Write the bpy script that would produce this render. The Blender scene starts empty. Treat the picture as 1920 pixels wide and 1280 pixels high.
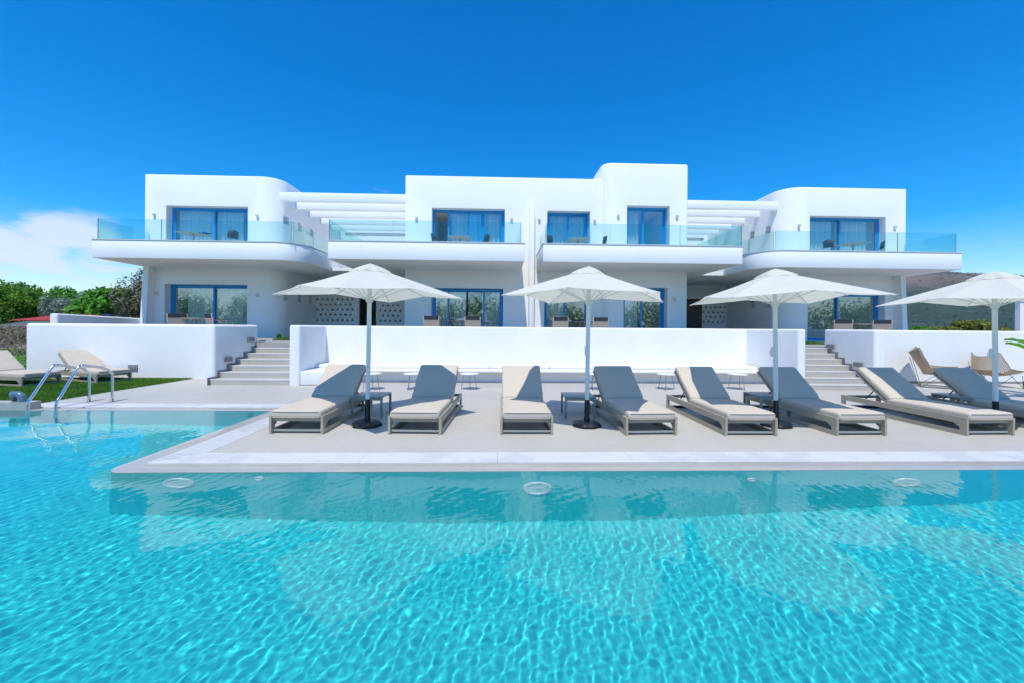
import bpy, bmesh, math, random
import numpy as np
from mathutils import Vector, Matrix
random.seed(7); rng = np.random.default_rng(7)
R = math.radians
scene = bpy.context.scene
COL = scene.collection

# ------------------------------------------------------------------ camera
F_PX, CX, CY = 766.0, 960.0, 615.5
YAW, ROLL, HC = R(1.9), 0.0080, 1.40
fwd = Vector((math.sin(YAW), math.cos(YAW), 0)); rgt0 = Vector((math.cos(YAW), -math.sin(YAW), 0)); up0 = Vector((0, 0, 1))
rgt = (rgt0 * math.cos(ROLL) + up0 * math.sin(ROLL)); upv = (up0 * math.cos(ROLL) - rgt0 * math.sin(ROLL))
CAM = Vector((0, 0, HC))
cd = bpy.data.cameras.new('camera'); cam = bpy.data.objects.new('camera', cd); COL.objects.link(cam)
m = Matrix((rgt, upv, -fwd)).transposed().to_4x4(); m.translation = CAM; cam.matrix_world = m
cd.sensor_width = 36; cd.lens = F_PX / 1920 * 36; cd.shift_y = -(640 - CY) / 1920; cd.clip_end = 20000; cd.clip_start = 0.05
scene.camera = cam

def ray(px, py): return fwd + rgt * ((px - CX) / F_PX) - upv * ((py - CY) / F_PX)
def on_y(px, py, Y):
    d = ray(px, py); return CAM + d * (Y / d.y)
def on_z(px, py, z=0.0):
    d = ray(px, py); return CAM + d * ((z - HC) / d.z)
def X(px, Y, py=615): return on_y(px, py, Y).x
def Z(px, py, Y): return on_y(px, py, Y).z

# ------------------------------------------------------------------ mesh helpers
class MB:
    def __init__(s): s.v = []; s.f = []
    def add(s, vs, fs, M=None):
        n = len(s.v)
        s.v += [tuple(M @ Vector(p)) if M is not None else tuple(p) for p in vs]
        s.f += [tuple(i + n for i in f) for f in fs]
    def box(s, x0, x1, y0, y1, z0, z1, M=None):
        vs = [(x, y, z) for z in (z0, z1) for y in (y0, y1) for x in (x0, x1)]
        s.add(vs, [(0, 2, 3, 1), (4, 5, 7, 6), (0, 1, 5, 4), (2, 6, 7, 3), (0, 4, 6, 2), (1, 3, 7, 5)], M); return s
    def prism(s, poly, z0, z1, M=None):
        n = len(poly)
        a = sum(poly[i][0] * poly[(i + 1) % n][1] - poly[(i + 1) % n][0] * poly[i][1] for i in range(n))
        if a < 0: poly = poly[::-1]
        vs = [(p[0], p[1], z0) for p in poly] + [(p[0], p[1], z1) for p in poly]
        s.add(vs, [tuple(range(n))[::-1], tuple(range(n, 2 * n))] + [(i, (i + 1) % n, n + (i + 1) % n, n + i) for i in range(n)], M); return s
    def tube(s, pts, r, seg=8, M=None, caps=True):
        pts = [Vector(p) for p in pts]; n = len(pts); rs = r if isinstance(r, (list, tuple)) else [r] * n
        vs = []; fs = []; prev = None
        for i, p in enumerate(pts):
            t = (pts[min(i + 1, n - 1)] - pts[max(i - 1, 0)]).normalized()
            if prev is None: a = t.orthogonal().normalized()
            else: a = (prev - t * prev.dot(t)).normalized()
            prev = a; b = t.cross(a)
            for k in range(seg):
                an = 2 * math.pi * k / seg; vs.append(tuple(p + (a * math.cos(an) + b * math.sin(an)) * rs[i]))
        for i in range(n - 1):
            for k in range(seg):
                k2 = (k + 1) % seg; fs.append((i * seg + k, i * seg + k2, (i + 1) * seg + k2, (i + 1) * seg + k))
        if caps: fs += [tuple(range(seg))[::-1], tuple(range((n - 1) * seg, n * seg))]
        s.add(vs, fs, M); return s
    def lathe(s, prof, seg=24, M=None):
        vs = []; fs = []; n = len(prof)
        for r, z in prof:
            for k in range(seg):
                a = 2 * math.pi * k / seg; vs.append((r * math.cos(a), r * math.sin(a), z))
        for i in range(n - 1):
            for k in range(seg):
                k2 = (k + 1) % seg; fs.append((i * seg + k, i * seg + k2, (i + 1) * seg + k2, (i + 1) * seg + k))
        fs += [tuple(range(seg))[::-1], tuple(range((n - 1) * seg, n * seg))]
        s.add(vs, fs, M); return s
    def rbox(s, x0, x1, y0, y1, z0, z1, r=0.02, seg=3, M=None):
        bm = bmesh.new(); bmesh.ops.create_cube(bm, size=1)
        for v in bm.verts: v.co = Vector(((x0 + x1) / 2 + v.co.x * (x1 - x0), (y0 + y1) / 2 + v.co.y * (y1 - y0), (z0 + z1) / 2 + v.co.z * (z1 - z0)))
        bmesh.ops.bevel(bm, geom=bm.edges[:], offset=r, segments=seg, affect='EDGES', profile=0.5)
        bm.verts.index_update(); s.add([v.co[:] for v in bm.verts], [[v.index for v in f.verts] for f in bm.faces], M); bm.free(); return s
    def mesh(s, name):
        me = bpy.data.meshes.new(name); me.from_pydata(s.v, [], s.f); me.update(); return me
    def build(s, name, mat, parent=None, smooth=False, **kw): return link(name, s.mesh(name), mat, parent, smooth, **kw)

def link(name, me, mat, parent=None, smooth=False, loc=None, rz=0.0, **tags):
    if mat is not None and len(me.materials) == 0: me.materials.append(mat)
    if smooth == True:
        me.shade_smooth()
    elif smooth:
        me.shade_smooth()
        try: me.set_sharp_from_angle(angle=R(smooth))
        except Exception: pass
    o = bpy.data.objects.new(name, me); COL.objects.link(o)
    if parent is not None: o.parent = parent
    if loc is not None: o.location = loc
    if rz: o.rotation_euler.z = rz
    for k, v in tags.items(): o[{'cat': 'category'}.get(k, k)] = v
    return o
def empty(name, loc=(0, 0, 0), rz=0.0, **tags):
    o = bpy.data.objects.new(name, None); COL.objects.link(o); o.location = loc; o.rotation_euler.z = rz
    for k, v in tags.items(): o[{'cat': 'category'}.get(k, k)] = v
    return o
kids = {}
def copy_tree(o, parent=None, **tags):
    c = o.copy(); COL.objects.link(c); c.parent = parent
    for ch in list(o.children): copy_tree(ch, c)
    for k, v in tags.items(): c[{'cat': 'category'}.get(k, k)] = v
    return c

def finish(me, bevel=0.0, seg=2, cuts=None, zonly=None):
    """bevel the solid's edges, then cut openings out of it; returns a plain mesh"""
    o = bpy.data.objects.new('tmp', me); COL.objects.link(o); tmp = [o]
    if bevel:
        b = o.modifiers.new('b', 'BEVEL'); b.width = bevel; b.segments = seg; b.limit_method = 'ANGLE'; b.angle_limit = R(50)
    if cuts is not None:
        c = bpy.data.objects.new('tmpc', cuts.mesh('c')); COL.objects.link(c); tmp.append(c)
        d = o.modifiers.new('d', 'BOOLEAN'); d.operation = 'DIFFERENCE'; d.solver = 'EXACT'; d.object = c
    dg = bpy.context.evaluated_depsgraph_get(); dg.update()
    out = bpy.data.meshes.new_from_object(o.evaluated_get(dg)); 
    for t in tmp: bpy.data.objects.remove(t)
    return out

def rounded(poly, radii, seg=10):
    """round the listed corners of a polygon"""
    out = []; n = len(poly)
    for i in range(n):
        p = Vector(poly[i]); r = radii[i]
        if not r: out.append(tuple(p)); continue
        a = (Vector(poly[i - 1]) - p).normalized(); b = (Vector(poly[(i + 1) % n]) - p).normalized()
        ang = a.angle(b); t = r / math.tan(ang / 2); c = p + (a + b).normalized() * (r / math.sin(ang / 2))
        p0 = p + a * t; p1 = p + b * t; a0 = math.atan2(p0.y - c.y, p0.x - c.x); a1 = math.atan2(p1.y - c.y, p1.x - c.x)
        dA = (a1 - a0 + math.pi) % (2 * math.pi) - math.pi
        for k in range(seg + 1):
            t_ = a0 + dA * k / seg; out.append((c.x + r * math.cos(t_), c.y + r * math.sin(t_)))
    return out

# ------------------------------------------------------------------ materials
def nodes(name):
    mt = bpy.data.materials.new(name); mt.use_nodes = True; nt = mt.node_tree
    return mt, nt, nt.nodes['Principled BSDF'], nt.nodes['Material Output']
def N(nt, t, **kw):
    n = nt.nodes.new(t)
    for k, v in kw.items():
        if k.startswith('i_'):
            key = k[2:].replace('_', ' '); n.inputs[int(key) if key.isdigit() else key].default_value = v
        else: setattr(n, k, v)
    return n
def pbr(name, col, rough=0.6, metal=0.0, var=0.0, scale=3.0, bump=0.0, bscale=40.0, spec=0.5, col2=None, detail=4):
    mt, nt, b, out = nodes(name); L = nt.links.new
    b.inputs['Base Color'].default_value = (*col, 1); b.inputs['Roughness'].default_value = rough
    b.inputs['Metallic'].default_value = metal; b.inputs['Specular IOR Level'].default_value = spec
    tc = N(nt, 'ShaderNodeTexCoord')
    if var or col2:
        no = N(nt, 'ShaderNodeTexNoise', i_Scale=scale, i_Detail=detail); L(tc.outputs['Object'], no.inputs['Vector'])
        rp = N(nt, 'ShaderNodeValToRGB'); rp.color_ramp.elements[0].position = .35; rp.color_ramp.elements[1].position = .68
        c2 = col2 or tuple(min(1, c * (1 + var)) for c in col); c1 = col if col2 else tuple(c * (1 - var) for c in col)
        rp.color_ramp.elements[0].color = (*c1, 1); rp.color_ramp.elements[1].color = (*c2, 1)
        L(no.outputs['Fac'], rp.inputs['Fac']); L(rp.outputs['Color'], b.inputs['Base Color'])
    if bump:
        nb = N(nt, 'ShaderNodeTexNoise', i_Scale=bscale, i_Detail=5); L(tc.outputs['Object'], nb.inputs['Vector'])
        bp = N(nt, 'ShaderNodeBump', i_Strength=bump, i_Distance=0.01); L(nb.outputs['Fac'], bp.inputs['Height']); L(bp.outputs['Normal'], b.inputs['Normal'])
    return mt

M = {}
M['plaster'] = pbr('white_plaster', (.86, .853, .83), .85, var=.018, scale=.7, bump=.12, bscale=18)
M['plaster2'] = pbr('white_plaster_rough', (.76, .76, .745), .9, var=.03, scale=1.3, bump=.3, bscale=10)
M['coping'] = pbr('grey_coping', (.62, .61, .59), .6, var=.05)
M['blue'] = pbr('blue_aluminium', (.010, .28, .66), .35, spec=.5)
M['beige'] = pbr('taupe_aluminium', (.36, .32, .24), .45, var=.04, scale=6)
M['steel'] = pbr('brushed_steel', (.62, .63, .64), .18, 1.0)
M['lampgrey'] = pbr('grey_lamp_metal', (.34, .33, .31), .5, .3)
M['lampwhite'] = pbr('pale_lamp_metal', (.62, .62, .60), .45)
M['black'] = pbr('black_plastic', (.012, .013, .016), .28, bump=.05)
M['polewhite'] = pbr('white_powder_coat', (.72, .72, .70), .35)
M['darkwire'] = pbr('dark_wire', (.03, .032, .035), .4, .4)
M['skirt'] = pbr('grey_skirting', (.24, .235, .23), .8, var=.08)
M['charcoal'] = pbr('charcoal_sling', (.035, .04, .048), .8)
M['taupe'] = pbr('beige_sling', (.42, .35, .28), .8, var=.05, scale=30)
M['pvc'] = pbr('grey_pvc', (.10, .17, .24), .3)
M['tabletop'] = pbr('sage_grey_table', (.30, .33, .31), .4, var=.04)
M['dark'] = pbr('screen_hole_shade', (.03, .028, .025), .8)  # near-black standing in for the shade behind the screen holes
M['brown'] = pbr('dark_wood_door', (.085, .07, .05), .6, var=.1, scale=8)
M['yellow'] = pbr('yellow_plastic', (.75, .48, .02), .5)
M['towel'] = pbr('blue_towel', (.02, .12, .45), .9)
M['cushion_white'] = pbr('white_cushion', (.78, .77, .74), .9, bump=.1, bscale=60)

def concrete(name, a, b_, scale=.5):
    mt, nt, b, out = nodes(name); L = nt.links.new
    tc = N(nt, 'ShaderNodeTexCoord')
    n1 = N(nt, 'ShaderNodeTexNoise', i_Scale=scale, i_Detail=7, i_Roughness=.62); L(tc.outputs['Object'], n1.inputs['Vector'])
    n2 = N(nt, 'ShaderNodeTexNoise', i_Scale=scale * 9, i_Detail=6, i_Roughness=.7, i_Distortion=.6); L(tc.outputs['Object'], n2.inputs['Vector'])
    mx = N(nt, 'ShaderNodeMath', operation='ADD'); sc = N(nt, 'ShaderNodeMath', operation='MULTIPLY', i_1=.45)
    L(n2.outputs['Fac'], sc.inputs[0]); L(n1.outputs['Fac'], mx.inputs[0]); L(sc.outputs[0], mx.inputs[1])
    rp = N(nt, 'ShaderNodeValToRGB'); e = rp.color_ramp.elements; e[0].position = .52; e[1].position = .95
    e[0].color = (*a, 1); e[1].color = (*b_, 1); L(mx.outputs[0], rp.inputs['Fac']); L(rp.outputs['Color'], b.inputs['Base Color'])
    b.inputs['Roughness'].default_value = .55
    bp = N(nt, 'ShaderNodeBump', i_Strength=.12, i_Distance=.01); L(n2.outputs['Fac'], bp.inputs['Height']); L(bp.outputs['Normal'], b.inputs['Normal'])
    return mt
M['deck'] = concrete('trowelled_concrete', (.41, .39, .345), (.485, .463, .415))
M['stair'] = concrete('stair_concrete', (.41, .39, .345), (.485, .463, .415), 1.2)
M['copingpool'] = concrete('pool_edge_stone', (.36, .335, .30), (.43, .405, .365), 1.5)
M['copingpool'].node_tree.nodes['Principled BSDF'].inputs['Roughness'].default_value = .14
M['terrace'] = concrete('terrace_floor', (.30, .29, .27), (.40, .385, .36), 1)
M['dirt'] = concrete('dry_earth', (.16, .125, .09), (.34, .29, .22), .35)

def fabric(name, col, trans=0.0, col2=None):
    mt, nt, b, out = nodes(name); L = nt.links.new; b.inputs['Roughness'].default_value = .95; b.inputs['Specular IOR Level'].default_value = .15
    b.inputs['Base Color'].default_value = (*col, 1)
    tc = N(nt, 'ShaderNodeTexCoord'); w = N(nt, 'ShaderNodeTexNoise', i_Scale=260, i_Detail=2); L(tc.outputs['Object'], w.inputs['Vector'])
    w2 = N(nt, 'ShaderNodeTexNoise', i_Scale=5, i_Detail=3); L(tc.outputs['Object'], w2.inputs['Vector'])
    mx = N(nt, 'ShaderNodeMixRGB', i_Color1=(*[c * .95 for c in col], 1), i_Color2=(*[min(1, c * 1.06) for c in col], 1)); L(w2.outputs['Fac'], mx.inputs['Fac']); L(mx.outputs['Color'], b.inputs['Base Color'])
    bp = N(nt, 'ShaderNodeBump', i_Strength=.2, i_Distance=.004); L(w.outputs['Fac'], bp.inputs['Height'])
    bp2 = N(nt, 'ShaderNodeBump', i_Strength=.35, i_Distance=.02); L(w2.outputs['Fac'], bp2.inputs['Height']); L(bp.outputs['Normal'], bp2.inputs['Normal']); L(bp2.outputs['Normal'], b.inputs['Normal'])
    if trans:
        tr = N(nt, 'ShaderNodeBsdfTranslucent'); tr.inputs['Color'].default_value = (*(col2 or col), 1)
        ms = N(nt, 'ShaderNodeMixShader'); ms.inputs['Fac'].default_value = trans
        L(b.outputs[0], ms.inputs[1]); L(tr.outputs[0], ms.inputs[2]); L(ms.outputs[0], out.inputs['Surface'])
    return mt
M['cushion'] = fabric('sand_outdoor_fabric', (.52, .455, .375))
M['canopy'] = fabric('ivory_canvas', (.80, .785, .72), .42, (.82, .78, .62))
M['curtain'] = fabric('sheer_curtain', (.84, .85, .83), .15)

def glass(name, tint, refl=0.08, rough=0.0, blend=1.5):
    mt, nt, b, out = nodes(name); L = nt.links.new; nt.nodes.remove(b)
    tr = N(nt, 'ShaderNodeBsdfTransparent'); tr.inputs['Color'].default_value = (*tint, 1)
    gl = N(nt, 'ShaderNodeBsdfGlossy'); gl.inputs['Roughness'].default_value = rough; gl.inputs['Color'].default_value = (.95, .98, 1, 1)
    lw = N(nt, 'ShaderNodeLayerWeight', i_Blend=.5); pw_ = N(nt, 'ShaderNodeMath', operation='POWER', i_1=5.0); L(lw.outputs['Facing'], pw_.inputs[0])
    ad = N(nt, 'ShaderNodeMath', operation='MULTIPLY_ADD', use_clamp=True); ad.inputs[1].default_value = .85; ad.inputs[2].default_value = .04 + refl; L(pw_.outputs[0], ad.inputs[0]); ms = N(nt, 'ShaderNodeMixShader'); L(ad.outputs[0], ms.inputs['Fac']); L(tr.outputs[0], ms.inputs[1]); L(gl.outputs[0], ms.inputs[2]); L(ms.outputs[0], out.inputs['Surface'])
    return mt
M['bal_glass'] = glass('balustrade_glass', (.80, .94, .93), .0, 0, 1.4)
M['win_glass'] = glass('window_glass', (.95, .99, .98), .10, 0, 1.5)

def leafmat(name, c1, c2, tr=.35):
    mt, nt, b, out = nodes(name); L = nt.links.new
    tc = N(nt, 'ShaderNodeTexCoord'); n1 = N(nt, 'ShaderNodeTexNoise', i_Scale=1.1, i_Detail=3); L(tc.outputs['Object'], n1.inputs['Vector'])
    n2 = N(nt, 'ShaderNodeTexWhiteNoise'); L(tc.outputs['Object'], n2.inputs['Vector'])
    mx = N(nt, 'ShaderNodeMixRGB', i_Color1=(*c1, 1), i_Color2=(*c2, 1)); 
    rp = N(nt, 'ShaderNodeMapRange'); rp.inputs['From Min'].default_value = .35; rp.inputs['From Max'].default_value = .65; L(n1.outputs['Fac'], rp.inputs['Value']); L(rp.outputs[0], mx.inputs['Fac'])
    L(mx.outputs['Color'], b.inputs['Base Color']); b.inputs['Roughness'].default_value = .55; b.inputs['Specular IOR Level'].default_value = .35
    t = N(nt, 'ShaderNodeBsdfTranslucent'); L(mx.outputs['Color'], t.inputs['Color']); ms = N(nt, 'ShaderNodeMixShader'); ms.inputs['Fac'].default_value = tr
    L(b.outputs[0], ms.inputs[1]); L(t.outputs[0], ms.inputs[2]); L(ms.outputs[0], out.inputs['Surface']); return mt
M['leaf_green'] = leafmat('bright_leaves', (.05, .22, .010), (.13, .38, .03))
M['leaf_mid'] = leafmat('mid_leaves', (.05, .18, .012), (.15, .30, .02))
M['leaf_olive'] = leafmat('olive_leaves', (.15, .21, .16), (.28, .34, .27), .2)
M['leaf_brown'] = leafmat('brownish_leaves', (.10, .12, .05), (.27, .25, .17), .2)
M['leaf_yellow'] = leafmat('yellow_green_leaves', (.12, .16, .015), (.22, .24, .03), .3)
M['leaf_banana'] = leafmat('banana_leaf', (.05, .22, .015), (.12, .38, .02), .45)
M['bark'] = pbr('bark', (.13, .10, .07), .9, var=.25, scale=12, bump=.6, bscale=20)
M['grass'] = leafmat('lawn_blades', (.06, .17, .012), (.12, .27, .02), .3)
M['twig'] = pbr('dry_twigs', (.22, .18, .13), .9, var=.3, scale=4)
M['redroof'] = pbr('red_corrugated_roof', (.42, .045, .035), .6, var=.25, scale=1.5)
M['darkroof'] = pbr('grey_green_corrugated_sheet', (.10, .12, .11), .6, var=.3, scale=1.5)
M['solar'] = pbr('blue_panel', (.12, .2, .35), .3)
M['rattan'] = pbr('woven_rattan', (.36, .27, .18), .75, var=.2, scale=60, bump=.4, bscale=90)

# ------------------------------------------------------------------ light and sky
SUN = Vector((0.09, 0.48, -1.0)).normalized()      # travel direction
EL = math.asin(-SUN.z)
sl = bpy.data.lights.new('sun', 'SUN'); sl.energy = 3.5; sl.angle = R(.5); sl.color = (1.0, .95, .85)
so = bpy.data.objects.new('sun', sl); COL.objects.link(so); so.rotation_euler = SUN.to_track_quat('-Z', 'Y').to_euler(); so.location = (0, 0, 30)
w = bpy.data.worlds.new('World'); scene.world = w; w.use_nodes = True; nt = w.node_tree; L = nt.links.new
bg = nt.nodes['Background']; sky = N(nt, 'ShaderNodeTexSky', sky_type='NISHITA', sun_disc=False)
sky.sun_elevation = EL; sky.sun_rotation = math.atan2(-SUN.x, -SUN.y); sky.altitude = 0; sky.air_density = 1.0; sky.dust_density = .25; sky.ozone_density = 2.6
hs = N(nt, 'ShaderNodeHueSaturation', i_Hue=.505, i_Saturation=1.72, i_Value=1.12); L(sky.outputs[0], hs.inputs['Color'])
tc = N(nt, 'ShaderNodeTexCoord'); sx = N(nt, 'ShaderNodeSeparateXYZ'); L(tc.outputs['Generated'], sx.inputs[0])
def mth(op, a, b=None, clamp=False):
    n = N(nt, 'ShaderNodeMath', operation=op, use_clamp=clamp)
    for i, q in enumerate((a, b)):
        if q is None: continue
        if isinstance(q, (int, float)): n.inputs[i].default_value = q
        else: L(q, n.inputs[i])
    return n.outputs[0]
az = mth('ARCTAN2', sx.outputs[0], sx.outputs[1]); elv = mth('ARCSINE', sx.outputs[2])
def azel(px, py):
    d = ray(px, py).normalized(); return math.atan2(d.x, d.y), math.asin(d.z)
cxy = N(nt, 'ShaderNodeCombineXYZ'); L(mth('MULTIPLY', az, 1.0), cxy.inputs[0]); L(mth('MULTIPLY', elv, 2.2), cxy.inputs[1])
cn = N(nt, 'ShaderNodeTexNoise', i_Scale=11, i_Detail=9, i_Roughness=.56, i_Distortion=.25); L(cxy.outputs[0], cn.inputs['Vector'])
cn2 = N(nt, 'ShaderNodeTexNoise', i_Scale=5, i_Detail=6, i_Roughness=.5); L(cxy.outputs[0], cn2.inputs['Vector'])
total = None
for (px, py, wx, wy, amp) in [(120, 440, .085, .032, 1.1), (20, 470, .10, .055, .95), (205, 480, .09, .05, .8), (60, 520, .20, .05, .55), (700, 352, .07, .012, .30), (1325, 358, .02, .005, .3), (1840, 480, .12, .03, .32)]:
    a0, e0 = azel(px, py)
    g = mth('ADD', mth('POWER', mth('DIVIDE', mth('SUBTRACT', az, a0), wx), 2.0), mth('POWER', mth('DIVIDE', mth('SUBTRACT', elv, e0), wy), 2.0))
    g = mth('MULTIPLY', mth('POWER', 2.718, mth('MULTIPLY', g, -.8)), amp)
    total = g if total is None else mth('MAXIMUM', total, g)
msk = mth('MULTIPLY', mth('ADD', mth('MULTIPLY', mth('SUBTRACT', cn.outputs['Fac'], .5), 2.2), mth('SUBTRACT', total, .40)), 2.4, True)
msk = mth('MULTIPLY', msk, mth('MULTIPLY', total, 1.2, True), True)
mr = N(nt, 'ShaderNodeMixRGB', i_Color2=(4.3, 4.75, 5.3, 1)); hz = N(nt, 'ShaderNodeMixRGB', i_Color2=(2.5, 3.5, 5.1, 1)); L(mth('MULTIPLY', mth('POWER', 2.718, mth('MULTIPLY', mth('ABSOLUTE', elv), -11.0)), .72), hz.inputs['Fac']); L(hs.outputs[0], hz.inputs['Color1'])
L(mth('MULTIPLY', msk, .84), mr.inputs['Fac']); L(hz.outputs[0], mr.inputs['Color1'])
L(mr.outputs[0], bg.inputs['Color']); bg.inputs['Strength'].default_value = .15
scene.view_settings.view_transform = 'Standard'; scene.view_settings.look = 'None'; scene.view_settings.exposure = .31; scene.view_settings.gamma = 1

# ------------------------------------------------------------------ key planes
TZ = .95                              # terrace level
UZ = 4.02                             # upper floor level
SOF, PAR = 3.71, 4.33                 # balcony soffit, parapet top
YS = 16.75                            # facade plane of the side villas
YC = 16.55                            # facade plane of the middle villas
YBS, YBC = 14.55, 14.15               # balcony fronts
# ------------------------------------------------------------------ ground, deck, pool
XD = on_z(205, 876).x + .02           # left edge of the deck tongue
YF = on_z(1000, 880.5).y              # pool-side front edge
YG0 = on_z(1000, 866).y; YG1 = on_z(1000, 847).y   # overflow grating
YB = on_z(350, 768).y                 # far edge of the left arm of the pool
XG = on_z(200, 735).x                 # lawn / deck boundary
ZW = -0.012
EAST, WEST = 32.0, -26.0
PD = 1.18                             # water depth
print('XD', XD, 'YF', YF, 'YG', YG0, YG1, 'YB', YB, 'XG', XG)
# deck: one solid with a rounded corner
gw = YG1 - YG0; cw = YG0 - YF
poly = [(XD + cw + gw, YF + cw + gw), (EAST, YF + cw + gw), (EAST, 13.0), (XG, 13.0), (XG, YB + .28 + gw), (XD + cw + gw, YB + .28 + gw)]
poly = [(XD + cw + gw, YG1), (EAST, YG1), (EAST, 12.9), (XG, 12.9), (XG, YB + cw + gw), (XD + cw + gw, YB + cw + gw)]
MB().prism(poly, -1.4, 0.0).build('pool_deck', M['deck'], kind='structure')
# grating strip
def gratemat():
    mt, nt, b, out = nodes('white_overflow_slats'); L = nt.links.new
    tc = N(nt, 'ShaderNodeTexCoord'); n1 = N(nt, 'ShaderNodeTexNoise', i_Scale=1.1, i_Detail=6, i_Roughness=.7, i_Distortion=.3); L(tc.outputs['Object'], n1.inputs['Vector'])
    mr = N(nt, 'ShaderNodeMapRange'); mr.inputs['From Min'].default_value = .50; mr.inputs['From Max'].default_value = .54; L(n1.outputs['Fac'], mr.inputs['Value'])
    mx = N(nt, 'ShaderNodeMixRGB', i_Color1=(.68, .67, .655, 1), i_Color2=(.61, .605, .60, 1)); L(mr.outputs[0], mx.inputs['Fac']); L(mx.outputs['Color'], b.inputs['Base Color'])
    b.inputs['Roughness'].default_value = .45; return mt
M['grate'] = gratemat(); M['channel'] = pbr('grey_channel', (.20, .22, .24), .6); M['glass_edge'] = pbr('green_glass_edge', (.22, .36, .35), .2)
gt = empty('overflow_grating', (0, 0, 0), label='long white slatted overflow grating along the pool edge', cat='grating')
ch = MB().box(XD + cw, EAST, YG0, YG1, -1.4, -.03).box(XD + cw, XD + cw + gw, YG1, YB + cw + gw, -1.4, -.03).box(XG, XD + cw, YB + cw, YB + cw + gw, -1.4, -.03)
ch.build('channel', M['channel'], gt)
sl_ = MB(); n = 9; sw = gw / n
for i in range(n):
    y0 = YG0 + i * sw
    x = XD + cw + i * sw
    while x < 20:
        x1 = min((math.floor(x / 1.45 + 1e-6) + 1) * 1.45, 20.0); sl_.box(x + .0015, x1 - .0015, y0 + .006, y0 + sw - .006, -.027, .002); x = x1
    y = y0 + sw
    while y < YB + cw + gw - i * sw:
        y1 = min(y + 1.1, YB + cw + gw - i * sw); sl_.box(XD + cw + i * sw + .005, XD + cw + (i + 1) * sw - .005, y + .004, y1 - .004, -.027, .002); y = y1
    yy = YB + cw + i * sw
    x = XG
    while x < XD + cw:
        x1 = min(x + 1.45, XD + cw); sl_.box(x + .004, x1 - .004, yy + .005, yy + sw - .005, -.027, .002); x = x1
sl_.build('slats', M['grate'], gt)
# submerged coping, rounded nose corner
cpoly = rounded([(XD, YF), (EAST, YF), (EAST, YG0 + .002), (XD + cw + .002, YG0 + .002), (XD + cw + .002, YB + cw), (XG - 3, YB + cw), (XG - 3, YB), (XD, YB)], [.17, 0, 0, 0, 0, 0, 0, .05], 14)
cp = MB(); cp.prism(cpoly, -.022, -.007)
me = finish(cp.mesh('pool_coping'), .004, 2); link('pool_coping', me, M['copingpool'], smooth=30, kind='structure')

# pool shell
def mosaic():
    mt, nt, b, out = nodes('turquoise_mosaic'); L = nt.links.new
    tc = N(nt, 'ShaderNodeTexCoord')
    br = N(nt, 'ShaderNodeTexBrick', offset=0.0, i_Scale=1.0); br.inputs['Mortar Size'].default_value = .0016; br.inputs['Brick Width'].default_value = .03; br.inputs['Row Height'].default_value = .03
    br.inputs['Color1'].default_value = (.04, .66, .655, 1); br.inputs['Color2'].default_value = (.03, .62, .63, 1); br.inputs['Mortar'].default_value = (.09, .67, .68, 1)
    L(tc.outputs['Object'], br.inputs['Vector'])
    n1 = N(nt, 'ShaderNodeTexNoise', i_Scale=.5, i_Detail=3); L(tc.outputs['Object'], n1.inputs['Vector'])
    mx = N(nt, 'ShaderNodeMixRGB', blend_type='MIX', i_Color2=(.02, .57, .60, 1)); L(n1.outputs['Fac'], mx.inputs['Fac']); L(br.outputs['Color'], mx.inputs['Color1'])
    L(mx.outputs['Color'], b.inputs['Base Color']); b.inputs['Roughness'].default_value = .4; return mt
M['mosaic'] = mosaic()
XW = WEST; Y0 = -6.0
pw = MB()
ppoly = rounded([(XW, Y0), (EAST, Y0), (EAST, YF + .003), (XD + .003, YF + .003), (XD + .003, YB + .003), (XW, YB + .003)], [0, 0, 0, .16, .05, 0], 14)
n = len(ppoly)
vs = [(p[0], p[1], -PD) for p in ppoly] + [(p[0], p[1], -.0225) for p in ppoly]
pw.add(vs, [tuple(range(n))] + [(i, n + i, n + (i + 1) % n, (i + 1) % n) for i in range(n)])
pool = pw.build('pool_basin', M['mosaic'], kind='structure')
# near bank, on which the photographer stands
MB().box(XW - 1, EAST, -9, Y0, -1.4, 0).build('pool_surround', M['deck'], kind='structure')

# water surface: a sum of short wavelets
gx = np.concatenate([np.arange(-15, -5.5, .03), np.arange(-5.5, 5.5, .0125), np.arange(5.5, 17, .03)])
gy = np.concatenate([np.arange(-1.6, .7, .05), np.arange(.7, 3.4, .0115), np.arange(3.4, YB + cw + .01, .022)])
nx, ny = len(gx), len(gy); GX, GY = np.meshgrid(gx, gy)
H = np.zeros_like(GX)
for i in range(70):
    lam = .034 * (10 ** (rng.random() * .56)); k = 2 * math.pi / lam
    th = R(-8) + rng.normal() * R(42)
    a = .000026 * (lam / .064) ** 1.15 * (.5 + rng.random())
    ph = rng.random() * 6.28
    H += a * np.sin(k * (math.cos(th) * GX + math.sin(th) * GY) + ph + .8 * np.sin(GX * 1.1 + GY * .8 + ph) + .5 * np.sin(GX * 2.9 - GY * 2.1 + 2 * ph))
for i in range(10):
    lam = .5 + rng.random() * .9; k = 2 * math.pi / lam; th = rng.random() * 6.28
    H += .0007 * lam * np.sin(k * (math.cos(th) * GX + math.sin(th) * GY) + rng.random() * 6.28)
edge = np.minimum(1, np.maximum(0, (YF + .02 - GY) / .5)); inleft = (GX < XD); el = np.minimum(1, np.maximum(0, (YB + .02 - GY) / .5)) * np.minimum(1, np.maximum(0, (XD - GX) / .3))
H *= .10 + .90 * np.where(inleft, np.maximum(edge, el), edge)
v = np.stack([GX, GY, ZW + H], -1).reshape(-1, 3)
idx = np.arange(nx * ny).reshape(ny, nx)
q = np.stack([idx[:-1, :-1], idx[:-1, 1:], idx[1:, 1:], idx[1:, :-1]], -1)
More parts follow.
